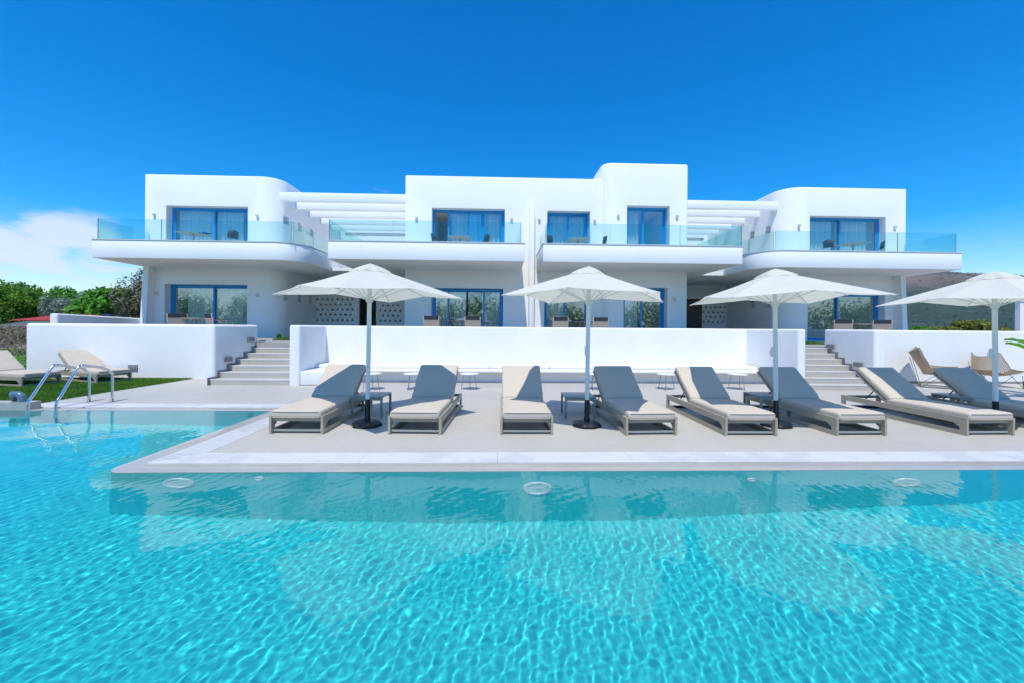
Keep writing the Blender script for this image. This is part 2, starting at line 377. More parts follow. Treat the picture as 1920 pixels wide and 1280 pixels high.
cxm = (GX[:-1, :-1] > XD + cw + .01) & (GY[:-1, :-1] > YG0 + .0)
q = q[~cxm].reshape(-1, 4)
me = bpy.data.meshes.new('water'); me.vertices.add(len(v)); me.vertices.foreach_set('co', v.ravel())
me.loops.add(q.size); me.loops.foreach_set('vertex_index', q.ravel().astype(np.int32)); me.polygons.add(len(q))
me.polygons.foreach_set('loop_start', np.arange(0, q.size, 4, dtype=np.int32)); me.update(); me.validate()
wm, wnt, wb, wout = nodes('pool_water')
wb.inputs['Base Color'].default_value = (.9, 1, .99, 1); wb.inputs['Roughness'].default_value = 0; wb.inputs['IOR'].default_value = 1.333; wb.inputs['Transmission Weight'].default_value = 1
water = link('pool_water', me, wm, smooth=True, kind='structure')
so.data.cycles.is_caustics_light = True
water.cycles.is_caustics_caster = True; pool.cycles.is_caustics_receiver = True
bpy.data.objects['pool_coping'].cycles.is_caustics_receiver = True
scene.cycles.caustics_refractive = True; scene.cycles.caustics_reflective = False; scene.cycles.max_bounces = 10; scene.cycles.transparent_max_bounces = 16
scene.cycles.sample_clamp_indirect = 4; scene.cycles.use_denoising = True
try: scene.cycles.denoiser = 'OPENIMAGEDENOISE'
except Exception: pass

# ------------------------------------------------------------------ retaining walls, stairs, benches
YW_L = on_z(300, 709).y; YP_L = on_z(402, 719.5).y; YP_M = on_z(548, 722).y; YSR = on_z(1520, 731).y; YB_M = on_y(608, 640, 11.45).y
YW_R = on_z(1750, 718).y
print('walls', YW_L, YP_L, YP_M, YB_M, YW_R)
TOPZ = 1.43
def soft_wall(name, poly, z0, z1, label, cat='wall', group=None, bev=.06, mat='plaster2', cuts=None):
    me = MB().prism(poly, z0, z1).mesh(name)
    bm = bmesh.new(); bm.from_mesh(me)
    ed = [e for e in bm.edges if all(v.co.z > z1 - .01 for v in e.verts) or abs(e.verts[0].co.z - e.verts[1].co.z) > .5 and e.calc_face_angle(0) > R(50)]
    bmesh.ops.bevel(bm, geom=ed, offset=bev, segments=4, affect='EDGES', profile=.5); bm.to_mesh(me); bm.free()
    if cuts: me = finish(me, cuts=cuts)
    o = link(name, me, M[mat], smooth=40, label=label, cat=cat)
    if group: o['group'] = group
    return o
def recess_light(wall, x, y, z, axis, w_=.26):
    """oblong step light let into a wall: grey box with a dark slot"""
    b = MB(); s = MB()
    if axis == 'y':
        b.box(x - w_ / 2, x + w_ / 2, y - .045, y, z - .06, z + .06); s.box(x - w_ / 2 + .02, x + w_ / 2 - .02, y - .049, y - .0455, z - .045, z + .01)
    else:
        sg = axis
        xa, xb = sorted((x, x + sg * .045)); b.box(xa, xb, y - w_ / 2, y + w_ / 2, z - .06, z + .06)
        xa, xb = sorted((x + sg * .0455, x + sg * .049)); s.box(xa, xb, y - w_ / 2 + .02, y + w_ / 2 - .02, z - .04, z + .045)
    o = b.build('step_light', M['lampgrey'], wall); s.build('light_slot', M['skirt'], o)
x0 = X(47, YW_L); x1 = X(383, YP_L); x2 = X(402, YP_L)
YE_L = X(402, YP_L) / (ray(485, 615).x / ray(485, 615).y)
poly = [(x0, YW_L), (x1 - .12, YW_L), (x1 - .02, YW_L - .1), (x1, YP_L), (x2, YP_L), (x2, YE_L), (x2 - .25, YE_L), (x2 - .25, YW_L + .28), (x0, YW_L + .28)]
wl = soft_wall('terrace_wall', poly, -.3, TOPZ, 'white rendered terrace wall behind the lawn loungers, left of the first stairs', bev=.07)
recess_light(wl, X(251, YW_L), YW_L + .004, Z(251, 687, YW_L), 'y', .22)
xs_l0 = x2; xs_l1 = X(542, YP_M)
# shared stair function
def stairs(name, xa, xb, ya, nst, tread, label, skirt_x, sg):
    rs = (TZ - .01) / nst
    st_ = MB()
    for i in range(nst): st_.box(xa, xb, ya + i * tread, ya + nst * tread + .25, i * rs + (0.0005 if i else -.05), (i + 1) * rs)
    # nosings: a slightly lighter lip on each tread
    o = st_.build(name, M['stair'], label=label, cat='stairs')
    lip = MB()
    for i in range(nst): lip.box(xa + .003, xb - .003, ya + i * tread - .006, ya + i * tread + .05, (i + 1) * rs - .022, (i + 1) * rs + .003)
    lip.build('step_edge', M['coping'], o)
    sk = MB(); prof = []
    h = .05
    for i in range(nst):
        sk.box(*sorted((skirt_x, skirt_x + sg * .014)), ya + i * tread - .085, ya + (i + 1) * tread - .085, max(0, i * rs) + .001, (i + 1) * rs + h)
        
    sk.build('skirting', M['skirt'], o)
    return o
NST = 7; TR = .345
st1 = stairs('stone_stairs', xs_l0, xs_l1, YP_M + .03, NST, TR, 'pale concrete steps between the two pale terrace walls left of the bench', xs_l0, 1)
YST = YP_M + .03
for (px, py) in [(427, 673), (469, 637)]:
    d = ray(px, py); t = xs_l0 / d.x; p = CAM + d * t
    recess_light(wl, xs_l0 - .001, p.y, p.z, 1)
# middle U-shaped wall with built-in bench
xa = X(542, YP_M); xb = X(562, YP_M); YM2 = YB_M + .28
YPR = YSR - .02
xc = X(1497, YPR); xd = X(1512, YPR)
poly = [(xa, YP_M), (xb, YP_M), (xb, YB_M), (xc, YB_M), (xc, YPR), (xd, YPR), (xd, YM2 + 1.0), (xd - .25, YM2 + 1.0), (xd - .25, YM2), (xa + .25, YM2), (xa + .25, YM2 + 1.0), (xa, YM2 + 1.0)]
wm_ = soft_wall('terrace_wall', poly, -.3, TOPZ, 'long white U-shaped terrace wall enclosing the built-in bench', bev=.05)
bench = empty('built_in_bench', ((xb + xc) / 2, YB_M, 0), label='white built-in bench running along the inside of the long wall', cat='bench')
def rel(o, mb): mb.v = [(a - o.location.x, b - o.location.y, c - o.location.z) for a, b, c in mb.v]; return mb
YSF = on_z(800, 716).y
xe = X(640, YP_M)
rel(bench, MB().box(xb + .004, xc - .004, YSF, YB_M - .004, 0, .272)).build('base', M['plaster2'], bench)
b = MB().rbox(xb + .004, xe, YP_M + .02, YB_M - .006, .0, .338, .03); rel(bench, b).build('end_block', M['plaster2'], bench, smooth=40)
b = MB().rbox(xe + .004, xc - .004, YSF - .20, YB_M - .006, .274, .335, .018); rel(bench, b).build('seat_slab', M['plaster2'], bench, smooth=40)
b = MB().box(xe, xc - .01, YSF - .012, YSF - .002, 0.001, .05); rel(bench, b).build('skirting', M['coping'], bench)
cx = [X(597, YB_M) , X(700, YB_M), X(920, YB_M), X(1026, YB_M), X(1237, YB_M), X(1395, YB_M)]
nm = ['leftmost', 'second', 'third', 'fourth', 'rightmost']
for i in range(5):
    b = MB().rbox(cx[i] + .004, cx[i + 1] - .004, YB_M - .64, YB_M - .02, .337, .425, .028, 3)
    b.build('bench_cushion', M['cushion_white'], smooth=40, label='thin white seat cushion on the bench, %s of the five' % nm[i], cat='cushion', group='cushions on the built-in bench')
# right stairs and wall
YSR = on_z(1520, 731).y; YPq = YSR - .04; xr = X(1640, YPq); YER = xr / (ray(1545, 615).x / ray(1545, 615).y)
st2 = stairs('stone_stairs', xd, xr, YSR, NST, (YER - YSR) / (NST - .2), 'pale concrete steps right of the long bench wall, beside the parasol', xr, -1)
poly = [(xr, YPq), (xr + .30, YPq), (xr + .34, YW_R), (EAST - 6, YW_R), (EAST - 6, YW_R + .28), (xr + .25, YW_R + .28), (xr + .25, YER), (xr, YER)]
wr = soft_wall('terrace_wall', poly, -.3, TOPZ, 'white terrace wall behind the rattan chairs, right of the second stairs', bev=.05)
MB().box(xr + .36, EAST - 7, YW_R - .012, YW_R - .001, 0, .06).build('skirting', M['skirt'], wr)
for (px, py) in [(1559, 649), (1611, 683)]:
    d = ray(px, py); t = xr / d.x; p = CAM + d * t
    recess_light(wr, xr + .001, p.y, p.z, -1)
# terrace
MB().box(x0 + .3, EAST - 4, YER + .9, 40, -.3, TZ).build('terrace_paving', M['terrace'], kind='structure')

# boundary wall at far left, running back to the villa
Yn = 13.6; Yf_ = YS + .3
xw = X(92, Yn)
b = MB(); zn, zf = Z(92, 588, Yn), 1.66
b.add([(xw, Yn, -.2), (xw + .25, Yn, -.2), (xw + .25, Yf_, -.2), (xw, Yf_, -.2), (xw, Yn, zn), (xw + .25, Yn, zn), (xw + .25, Yf_, zf), (xw, Yf_, zf)], [(3, 2, 1, 0), (4, 5, 6, 7), (0, 1, 5, 4), (1, 2, 6, 5), (2, 3, 7, 6), (3, 0, 4, 7)])
me = finish(b.mesh('boundary_wall'), .05, 4); link('boundary_wall', me, M['plaster2'], smooth=40, label='white boundary wall running back to the villa behind the lawn wall', cat='wall')

# ------------------------------------------------------------------ villas
def door_unit(villa, xa, xb, z0, z1, Y, leaves, curtain, blueside=True, bottom=True):
    """sliding door: outer frame, leaves (frame + pane), curtain behind. leaves: list of (x0,x1,track)"""
    fr = MB(); t = .075; D = .16
    fr.box(xa, xa + t, Y, Y + D, z0, z1); fr.box(xb - t, xb, Y, Y + D, z0, z1)
    fr.box(xa + t, xb - t, Y, Y + D, z1 - t, z1); fr.box(xa + t, xb - t, Y, Y + D, z0, z0 + .05)
    o = fr.build('sliding_door', M['blue'], villa)
    for (a, b_, tr) in leaves:
        y = Y + .02 + tr * .06; s = .068
        lf = MB(); lf.box(a, a + s, y, y + .045, z0 + .052, z1 - t - .003).box(b_ - s, b_, y, y + .045, z0 + .052, z1 - t - .003)
        lf.box(a + s, b_ - s, y, y + .045, z0 + .052, z0 + .052 + s).box(a + s, b_ - s, y, y + .045, z1 - t - .003 - s * .7, z1 - t - .003)
        lf.build('door_leaf', M['blue'], o)
        MB().box(a + s, b_ - s, y + .016, y + .026, z0 + .052 + s, z1 - t - .003 - s * .7).build('pane', M['win_glass'], o)
    for (a, b_, dens) in curtain:
        yc = Y + .27; nn = int((b_ - a) / .02); vs = []; fs = []
        ph = rng.random() * 6
        for i in range(nn + 1):
            x = a + (b_ - a) * i / nn; u = x * 2 * math.pi / dens
            off = .045 * math.sin(u + 1.3 * math.sin(x * 2.1 + ph)) + .012 * math.sin(u * 2.7 + ph)
            vs += [(x, yc + off * 1.25, z0 + .06), (x, yc + off, z1 + .05)]
        for i in range(nn): fs.append((2 * i, 2 * i + 2, 2 * i + 3, 2 * i + 1))
        c = MB(); c.add(vs, fs); c.build('curtain', M['curtain'], o, smooth=True)
    return o
def wall_lamp(villa, x, y, z, kind=0, axis='y'):
    """small up-and-down light"""
    b = MB()
    if kind: b.lathe([(.05, -.02), (.075, -.02), (.075, .02), (.06, .03)], 14, Matrix.Translation((x, y - .02, z)) @ Matrix.Rotation(R(90), 4, 'X'))
    else:
        b.rbox(x - .05, x + .05, y - .08, y + .002, z - .045, z + .045, .008, 2)
    b.build('wall_lamp', M['lampwhite'], villa, smooth=35)
def balcony(villa, poly, radii, gpolys, zc=SOF):
    """parapet slab, recessed floor, grey coping, glass panels"""
    rp = rounded(poly, radii, 12)
    me0 = MB().prism(rp, SOF, PAR).mesh('balcony')
    c = Vector((sum(p[0] for p in rp) / len(rp), sum(p[1] for p in rp) / len(rp)))
    cut = MB().prism([tuple(p) for p in inset(rp, .22)], UZ, PAR + 1)
    me = finish(me0, .02, 2, cut); b = link('balcony', me, M['plaster'], villa, smooth=40)
    me0 = MB().prism(inset(rp, -.018), PAR + .001, PAR + .03).mesh('coping'); cut = MB().prism(inset(rp, .25), PAR - 1, PAR + 1)
    me = finish(me0, 0, 2, cut); link('coping', me, M['coping'], b, smooth=40)
    for g in gpolys:
        k = link('glass_panel', g.mesh('glass_panel'), M['bal_glass'], b); k.data.materials.append(M['glass_edge'])
        for f in k.data.polygons:
            if f.area < .02: f.material_index = 1
    return b
def inset(p, d):
    """offset a closed polygon inward by d"""
    n = len(p); a = sum(p[i][0] * p[(i + 1) % n][1] - p[(i + 1) % n][0] * p[i][1] for i in range(n)); s = 1 if a > 0 else -1
    out = []
    for i in range(n):
        p0, p1, p2 = Vector(p[i - 1]), Vector(p[i]), Vector(p[(i + 1) % n])
        e1 = (p1 - p0); e2 = (p2 - p1)
        if e1.length < 1e-6: e1 = p1 - Vector(p[i - 2])
        if e2.length < 1e-6: e2 = Vector(p[(i + 2) % n]) - p1
        e1.normalize(); e2.normalize(); n1 = Vector((-e1.y, e1.x)) * s; n2 = Vector((-e2.y, e2.x)) * s
        bis = (n1 + n2); 
        if bis.length < 1e-4: bis = n1
        bis.normalize(); k = d / max(.3, bis.dot(n1)); out.append(tuple(p1 + bis * k))
    return out
GT = Z(400, 413.5, YBS + .1)            # top of the glass
def gl_x(xa, xb, y): return MB().box(xa + .006, xb - .006, y, y + .018, PAR + .02, GT)
def gl_y(ya, yb, x): return MB().box(x, x + .018, ya + .006, yb - .006, PAR + .02, GT)
def plinth_mesh(poly, radii, z0, z1, cuts, bev=.05): 
    rp = rounded(poly, radii, 14)
    me = MB().prism(rp, z0, z1).mesh('wall'); bm = bmesh.new(); bm.from_mesh(me)
    ed = [e for e in bm.edges if all(v.co.z > z1 - .01 for v in e.verts) or (abs(e.verts[0].co.z - e.verts[1].co.z) > .5 and e.calc_face_angle(0) > R(50))]
    bmesh.ops.bevel(bm, geom=ed, offset=bev, segments=3, affect='EDGES', profile=.5); bm.to_mesh(me); bm.free()
    return finish(me, cuts=cuts)
def niche(c, xa, xb, z0, z1, Y, depth=3.2): c.box(xa, xb, Y - .5, Y + .30, z0, z1); c.box(xa - .02, xb + .02, Y + .301, Y + depth, z0 - .01, z1 + .12)
def niche(c, xa, xb, z0, z1, Y, depth=3.2): c.box(xa, xb, Y - .5, Y + depth, z0, z1)

# --- left villa
V1 = empty('white_villa', (0, 0, 0), label='leftmost white cubic villa with wraparound glass balcony', cat='villa', group='white villas in a row')
xl = X(269, YS); xr1 = X(521, YS); rt = Z(400, 329, YS)
c = MB()
uz1 = Z(400, 387, YS); lz1 = Z(400, 534, YS)
ua, ub = X(310, YS), X(463, YS); la, lb = X(308, YS), X(463, YS)
niche(c, ua, ub, UZ, uz1, YS); niche(c, la, lb, TZ + .02, lz1, YS)
def side_squares(c, xwall, rows, sg):
    for (px, py) in rows:
        d = ray(px, py); p = CAM + d * (xwall / d.x)
        xa_, xb_ = sorted((xwall + sg * .4, xwall - sg * .32)); c.box(xa_, xb_, p.y - .17, p.y + .17, p.z - .17, p.z + .17)
side_squares(c, xr1, [(538, 414), (562.5, 427), (584, 437.5)], 1); side_squares(c, xr1, [(538, 556), (562.5, 561), (583, 563)], 1)
me = plinth_mesh([(xl, YS), (xr1, YS), (xr1, 25), (xl, 25)], [0, .75, 0, 0], .5, rt, c); link('wall', me, M['plaster'], V1, smooth=35)
YD = YS + .30
xa, xb = ua, ub; mid = X(400, YD)
door_unit(V1, xa, xb, UZ, uz1, YD, [(xa + .075, mid + .035, 0), (mid - .035, xb - .075, 1)], [(xa + .1, mid + .35, .17), (xb - 1.45, xb - .5, .2)])
door_unit(V1, la, lb, TZ + .02, lz1, YD, [(la + .075, mid + .035, 0), (mid - .035, lb - .075, 1)], [(la + .5, mid + .7, .2), (mid + .3, lb, .2)])
for (px, py, k) in [(290, 403, 0), (483, 405, 0), (294, 551, 1), (483, 554, 1)]: p = on_y(px, py, YS); wall_lamp(V1, p.x, YS, p.z, k)
xbl = X(171, YBS); xbr = X(562, YBS); GY_ = YBS + .10
ybk = 21.2
bx = [X(181, GY_), X(301, GY_), X(429, GY_), X(546, GY_)]
gs = [gl_x(bx[i], bx[i + 1], GY_) for i in range(3)] + [gl_y(GY_ + .03 + i * 1.55, GY_ + .03 + (i + 1) * 1.55, bx[3] + .02) for i in range(4)] + [gl_y(GY_ + .02, YS + .3, bx[0])]
balcony(V1, [(xbl, YBS), (xbr, YBS), (xbr, ybk), (xr1 - 1.0, ybk), (xr1 - 1.0, YS + .6), (xbl, YS + .6)], [0, .95, 0, 0, 0, 0], gs)
# tapering end fin of the ground floor
xl = X(268, YS - .3); b = MB(); yf = YS - .3; b.add([(xl - .02, yf - .0, SOF - .001), (xl + .20, yf, SOF - .001), (xl + .20, YS + .1, SOF - .001), (xl - .02, YS + .1, SOF - .001), (xl - .02, yf - .16, .5), (xl + .20, yf - .16, .5), (xl + .20, YS + .1, .5), (xl - .02, YS + .1, .5)],
    [(0, 1, 2, 3), (7, 6, 5, 4), (4, 5, 1, 0), (5, 6, 2, 1), (6, 7, 3, 2), (7, 4, 0, 3)]); b.build('end_fin', M['plaster'], V1)
# pergola between the left and the centre
def pergola(name, label, xa, xb, z1, ys, h=.35):
    P = empty(name, ((xa + xb) / 2, ys[0], z1), label=label, cat='pergola')
    for y in ys: rel(P, MB().rbox(xa, xb, y, y + .22, z1 - h, z1, .015, 2)).build('beam', M['plaster'], P, smooth=40)
    return P
xcl = X(758, YC); pz = Z(640, 363, YS + .15)
pergola('pergola', 'white beam pergola spanning from the leftmost villa to the centre villa', xr1 - .05, xcl + .05, pz, [YS + .12 + 1.22 * i for i in range(5)])

# --- centre villa (tower on its right)
V2 = empty('white_villa', (0, 0, 0), label='wide white centre villa with the tall rounded tower', cat='villa', group='white villas in a row')
rtc = Z(940, 332.5, YC); xm = X(1126, YC); YT = YC - .22
c = MB()
U = {}
def op(px0, px1, py, Y): return X(px0, Y), X(px1, Y), Z((px0 + px1) / 2, py, Y)
dz_u = op(808, 945, 391, YC); dz_l = op(808, 943, 541, YC); dr_u = op(1024.5, 1105, 396, YC); dr_l = op(1020, 1106, 548, YC)
for (a, b_, z) in (dz_u, dr_u): niche(c, a, b_, UZ, z, YC)
for (a, b_, z) in (dz_l, dr_l): niche(c, a, b_, TZ + .02, z, YC)
me = plinth_mesh([(xcl, YC), (xm + .6, YC), (xm + .6, 25), (xcl, 25)], [0, 0, 0, 0], .5, rtc, c, .03); link('wall', me, M['plaster'], V2, smooth=35)
YD = YC + .30
# upper wide door: leaf open at the left, showing a dark room
a, b_, z = dz_u; q = [X(p, YD) for p in (840, 876, 905, 940)]
door_unit(V2, a, b_, UZ, z, YD, [(q[0] - .05, q[1] + .6, 0), (q[1] - .03, q[2] + .04, 1), (q[2] - .04, b_ - .075, 0)], [(q[0] + .1, q[2], .18), (q[2] - .1, b_, .22)])
a, b_, z = dz_l; q = [X(p, YD) for p in (840, 875, 907)]
door_unit(V2, a, b_, TZ + .02, z, YD, [(a + .075, q[0] + .035, 0), (q[0] - .035, q[1] + .035, 1), (q[1] - .035, q[2] + .035, 1), (q[2] - .035, b_ - .075, 0)], [(a, q[0], .2), (q[0] + .2, q[1], .2), (q[2] - .1, b_, .2)])
a, b_, z = dr_u; q = X(1063.5, YD)
door_unit(V2, a, b_, UZ, z, YD, [(a + .075, q + .04, 0), (q - .04, b_ - .075, 1)], [(a, q + .1, .19), (q, b_, .2)])
a, b_, z = dr_l; q = X(1058, YD)
door_unit(V2, a, b_, TZ + .02, z, YD, [(a + .075, q + .04, 0), (q - .04, b_ - .075, 1)], [(a, q + .1, .19)])
# tower
xt1 = X(1288.5, YT); xt0 = xm - .02; c = MB(); rtt = Z(1200, 306, YT)
tu = (X(1174, YT), X(1254, YT), Z(1215, 386, YT)); tl = (X(1169, YT), X(1251, YT), Z(1210, 540, YT))
niche(c, tu[0], tu[1], UZ, tu[2], YT); niche(c, tl[0], tl[1], TZ + .02, tl[2], YT)
me = plinth_mesh([(xt0, YT), (xt1, YT), (xt1, 24.5), (xt0, 24.5)], [.42, 0, 0, 0], .5, rtt, c, .09); link('tower', me, M['plaster'], V2, smooth=35)
YD = YT + .30
q = X(1204, YD); door_unit(V2, tu[0], tu[1], UZ, tu[2], YD, [(tu[0] + .075, q + .04, 0), (q - .04, tu[1] - .075, 1)], [(tu[0], q - .1, .17)])
q = X(1202, YD); door_unit(V2, tl[0], tl[1], TZ + .02, tl[2], YD, [(tl[0] + .075, q + .04, 0), (q - .04, tl[1] - .075, 1)], [(tl[0], q - .05, .18)])
# projecting party fin
xf0, xf1 = X(991.5, YC - .3), X(1001, YC - .3)
MB().rbox(xf0, xf1, YC - .32, YC + .05, .5, Z(996, 379, YC - .3), .015, 2).build('party_fin', M['plaster'], V2, smooth=40)
for (px, py, k, yy) in [(781, 409, 0, YC), (959, 411, 0, YC), (1011, 412, 0, YC), (1115, 414, 0, YC), (1159, 405, 0, YT), (1269, 406, 0, YT), (1264, 562, 1, YT), (1008, 615, 1, YC)]:
    p = on_y(px, py, yy); wall_lamp(V2, p.x, yy, p.z, k)
# balconies
xa, xb = X(613.5, YBC), X(982, YBC); GY_ = YBC + .09
bx = [X(p, GY_) for p in (615, 736, 858, 976)]
gs = [gl_x(bx[i], bx[i + 1], GY_) for i in range(3)] + [gl_y(GY_ + .03, 17.5, bx[0])] + [gl_y(GY_ + .03, YC - .02, bx[3] - .02)]
balcony(V2, [(xa, YBC), (xb, YBC), (xb, YC + .4), (xcl + .3, YC + .4), (xcl + .3, 21.0), (xa, 21.0)], [0] * 6, gs)
xa, xb = X(1017, YBC), X(1391.5, YBC); bx = [X(p, GY_) for p in (1024, 1143, 1274, 1390)]
gs = [gl_x(bx[i], bx[i + 1], GY_) for i in range(3)] + [gl_y(GY_ + .03, 17.5, bx[3] - .02)] + [gl_y(GY_ + .03, YC - .02, bx[0])]
balcony(V2, [(xa, YBC), (xb, YBC), (xb, 20.6), (xt1 - .3, 20.6), (xt1 - .3, YC + .4), (xa, YC + .4)], [0] * 6, gs)

# --- right villa
V3 = empty('white_villa', (0, 0, 0), label='rightmost white villa with curved-corner balcony in front of the hill', cat='villa', group='white villas in a row')
YR = YS
x3 = X(1468, YR); x4 = X(1698, YR); rt3 = Z(1590, 352.5, YR); c = MB()
u3 = (X(1517, YR), X(1659, YR), Z(1588, 406, YR)); l3 = (X(1514, YR), X(1659, YR), Z(1588, 550, YR))
niche(c, u3[0], u3[1], UZ, u3[2], YR); niche(c, l3[0], l3[1], TZ + .02, l3[2], YR)
side_squares(c, x3, [(1440, 431), (1410, 441)], -1); side_squares(c, x3, [(1440, 571), (1410, 571)], -1)
me = plinth_mesh([(x3, YR), (x4, YR), (x4, 25), (x3, 25)], [.85, 0, 0, 0], .5, rt3, c); link('wall', me, M['plaster'], V3, smooth=35)
YD = YR + .30
q = X(1574, YD); door_unit(V3, u3[0], u3[1], UZ, u3[2], YD, [(u3[0] + .075, q + .04, 1), (q - .04, u3[1] - .075, 0)], [(u3[0], q - .15, .16), (q, u3[1] - .3, .17)])
q = X(1571, YD); door_unit(V3, l3[0], l3[1], TZ + .02, l3[2], YD, [(l3[0] + .075, q + .04, 1), (q - .04, l3[1] - .075, 0)], [])
for (px, py, k) in [(1498, 423, 0), (1677, 426, 0)]: p = on_y(px, py, YR); wall_lamp(V3, p.x, YR, p.z, k)
YBR = YBS + .15
xa, xb = X(1424, YBR), X(1803, YBR); GY_ = YBR + .10; bx = [X(p, GY_) for p in (1452, 1563, 1682, 1792)]
gs = [gl_x(bx[i], bx[i + 1], GY_) for i in range(3)] + [gl_y(GY_ + .03 + i * 1.5, GY_ + .03 + (i + 1) * 1.5, bx[0] - .04) for i in range(4)] + [gl_y(GY_ + .03, YR + .3, bx[3] - .02)]
balcony(V3, [(xa, YBR), (xb, YBR), (xb, YR + .6), (x3 + .9, YR + .6), (x3 + .9, 21.2), (xa, 21.2)], [1.0, 0, 0, 0, 0, 0], gs)
b = MB(); xq = X(1697, YR - .3); yf = YR - .3; b.add([(xq - .2, yf, SOF - .001), (xq, yf, SOF - .001), (xq, YR + .1, SOF - .001), (xq - .2, YR + .1, SOF - .001), (xq - .2, yf - .16, .5), (xq, yf - .16, .5), (xq, YR + .1, .5), (xq - .2, YR + .1, .5)],
    [(0, 1, 2, 3), (7, 6, 5, 4), (4, 5, 1, 0), (5, 6, 2, 1), (6, 7, 3, 2), (7, 4, 0, 3)]); b.build('end_fin', M['plaster'], V3)
pergola('pergola', 'white beam pergola spanning from the tower to the rightmost villa', xt1 - .05, x3 + .06, Z(1370, 377.5, YR + .5), [YR + .45 + 1.15 * i for i in range(5)])

# --- breezeways: perforated screens, back walls, upper parapets
def tri_wall(name, label, xa, xb, Y, z0, z1, tris, size=.135):
    c = MB(); h = size
    for (x, z) in tris: c.add([(x - h / 2, Y - .3, z), (x + h / 2, Y - .3, z), (x + h * .08, Y - .3, z + h * .95), (x - h / 2, Y + .3, z), (x + h / 2, Y + .3, z), (x + h * .08, Y + .3, z + h * .95)],
        [(0, 1, 2), (5, 4, 3), (0, 3, 4, 1), (1, 4, 5, 2), (2, 5, 3, 0)])
    me = finish(MB().box(xa, xb, Y, Y + .14, z0, z1).mesh(name), cuts=c); return link(name, me, M['plaster'], label=label, cat='screen wall')
YP = 20.2
def tri_grid(px_list, py_list):
    out = []
    for r, py in enumerate(py_list):
        for px in px_list[r % 2]: p = on_y(px, py, YP); out.append((p.x, p.z))
    return out
rows = [602.5, 592.2, 582.5, 573, 563.5, 554, 545]
pe = [595.5 + 9.3 * i for i in range(8)]; po = [601 + 9.3 * i for i in range(8)]
xA0 = xr1 - .02; xA1 = X(669, YP); xB0, xB1 = X(709, YP), xcl + .02
tri_wall('perforated_screen', 'white screen wall pierced with small triangles, left of the brown passage', xA0, xA1, YP, TZ, SOF - .002, tri_grid((pe, po[:-1]), rows))
pe2 = [713 + 9.3 * i for i in range(5)]; po2 = [718 + 9.3 * i for i in range(4)]
tri_wall('perforated_screen', 'narrow white screen wall pierced with triangles beside the centre villa', xB0, xB1, YP, TZ, SOF - .002, tri_grid((pe2, po2), [603.5, 594, 584.5, 575, 565.5, 556]))
pg = empty('passage', ((xA1 + xB0) / 2, YP, TZ), label='brown passage between the triangle screens with a low gate', cat='passage')
rel(pg, MB().box(xA1 + .002, xA1 + .10, YP - .02, YP + .18, TZ, SOF - .004).box(xB0 - .10, xB0 - .002, YP - .02, YP + .18, TZ, SOF - .004)).build('post', M['plaster'], pg)
rel(pg, MB().box(xA0, xA1, YP + .6, YP + .65, TZ, SOF - .01).box(xB0, xB1, YP + .6, YP + .65, TZ, SOF - .01)).build('shade_panel', M['dark'], pg)  # dark panels added behind the screens so their holes look shaded
rel(pg, MB().box(xA0 - .2, xB1 + .2, YP + 3.0, YP + 3.1, TZ, SOF - .01)).build('back_wall', M['taupe'], pg)
g = MB()
for k in range(9): g.box(X(680, YP + 1) + k * .12, X(680, YP + 1) + k * .12 + .09, YP + 1, YP + 1.03, TZ, TZ + 1.0)
rel(pg, g).build('gate', M['brown'], pg)
# right breezeway
YPR2 = 21.0
xC0 = X(1316, YPR2); xC1 = X(1372, YPR2)
YPo = YP; YP = YPR2
per = [1319.5 + 8.7 * i for i in range(7)]; por = [1324 + 8.7 * i for i in range(6)]
tri_wall('perforated_screen', 'white screen wall pierced with triangles between the tower and the rightmost villa', xC0, x3 + .02, YP, TZ, SOF - .002, tri_grid((per, por), [605.5, 596.5, 587.5, 578.5, 569, 560]))
dr = empty('entrance_door', (X(1300, YP), YP, TZ), label='plain dark brown door beside the tower on the ground floor', cat='door')
rel(dr, MB().rbox(xt1 - .1, xC0 - .004, YP - .02, YP + .05, TZ + .001, Z(1300, 561, YP), .01, 1)).build('door_panel', M['brown'], dr)
rel(dr, MB().rbox(xC0 - .16, xC0 - .12, YP - .09, YP - .02, TZ + 1.0, TZ + 1.14, .008, 1)).build('handle', M['lampgrey'], dr)
MB().box(xt1 - .1, xC0 - .002, YP, YP + .14, Z(1300, 561, YP) + .004, SOF - .003).build('door_lintel_wall', M['plaster'], label='white wall piece above the brown door beside the tower', cat='wall')
YP = YPo
def back(name, label, xa, xb, Y, win):
    c = MB(); c.box(win[0], win[1], Y - .5, Y + .2, win[2], win[3])
    me = finish(MB().box(xa, xb, Y, Y + .25, SOF + .002, 7.3).mesh(name), cuts=c); o = link(name, me, M['plaster'], label=label, cat='wall'); return o
MB().box(xr1 + .01, xcl - .01, YBC + 3.0, 24.4, SOF - .001 + .003, SOF + .12).build('terrace_slab', M['plaster'], label='white floor slab bridging the leftmost and centre villas', cat='slab')
MB().box(xt1 + .01, x3 - .01, YBC + 3.0, 24.4, SOF + .002, SOF + .12).build('terrace_slab', M['plaster'], label='white floor slab bridging the tower and the rightmost villa', cat='slab')
Yk = 23.0
w1 = back('rear_terrace_wall', 'white rear wall under the pergola left of the centre villa', xr1, xcl, Yk, (X(645, Yk), xcl - .05, Z(700, 443, Yk) , Z(700, 437, Yk)))
w2 = back('rear_terrace_wall', 'white rear wall under the pergola right of the tower', xt1, x3, Yk, (xt1 + .05, X(1318, Yk), Z(1300, 452, Yk), Z(1300, 446, Yk)))

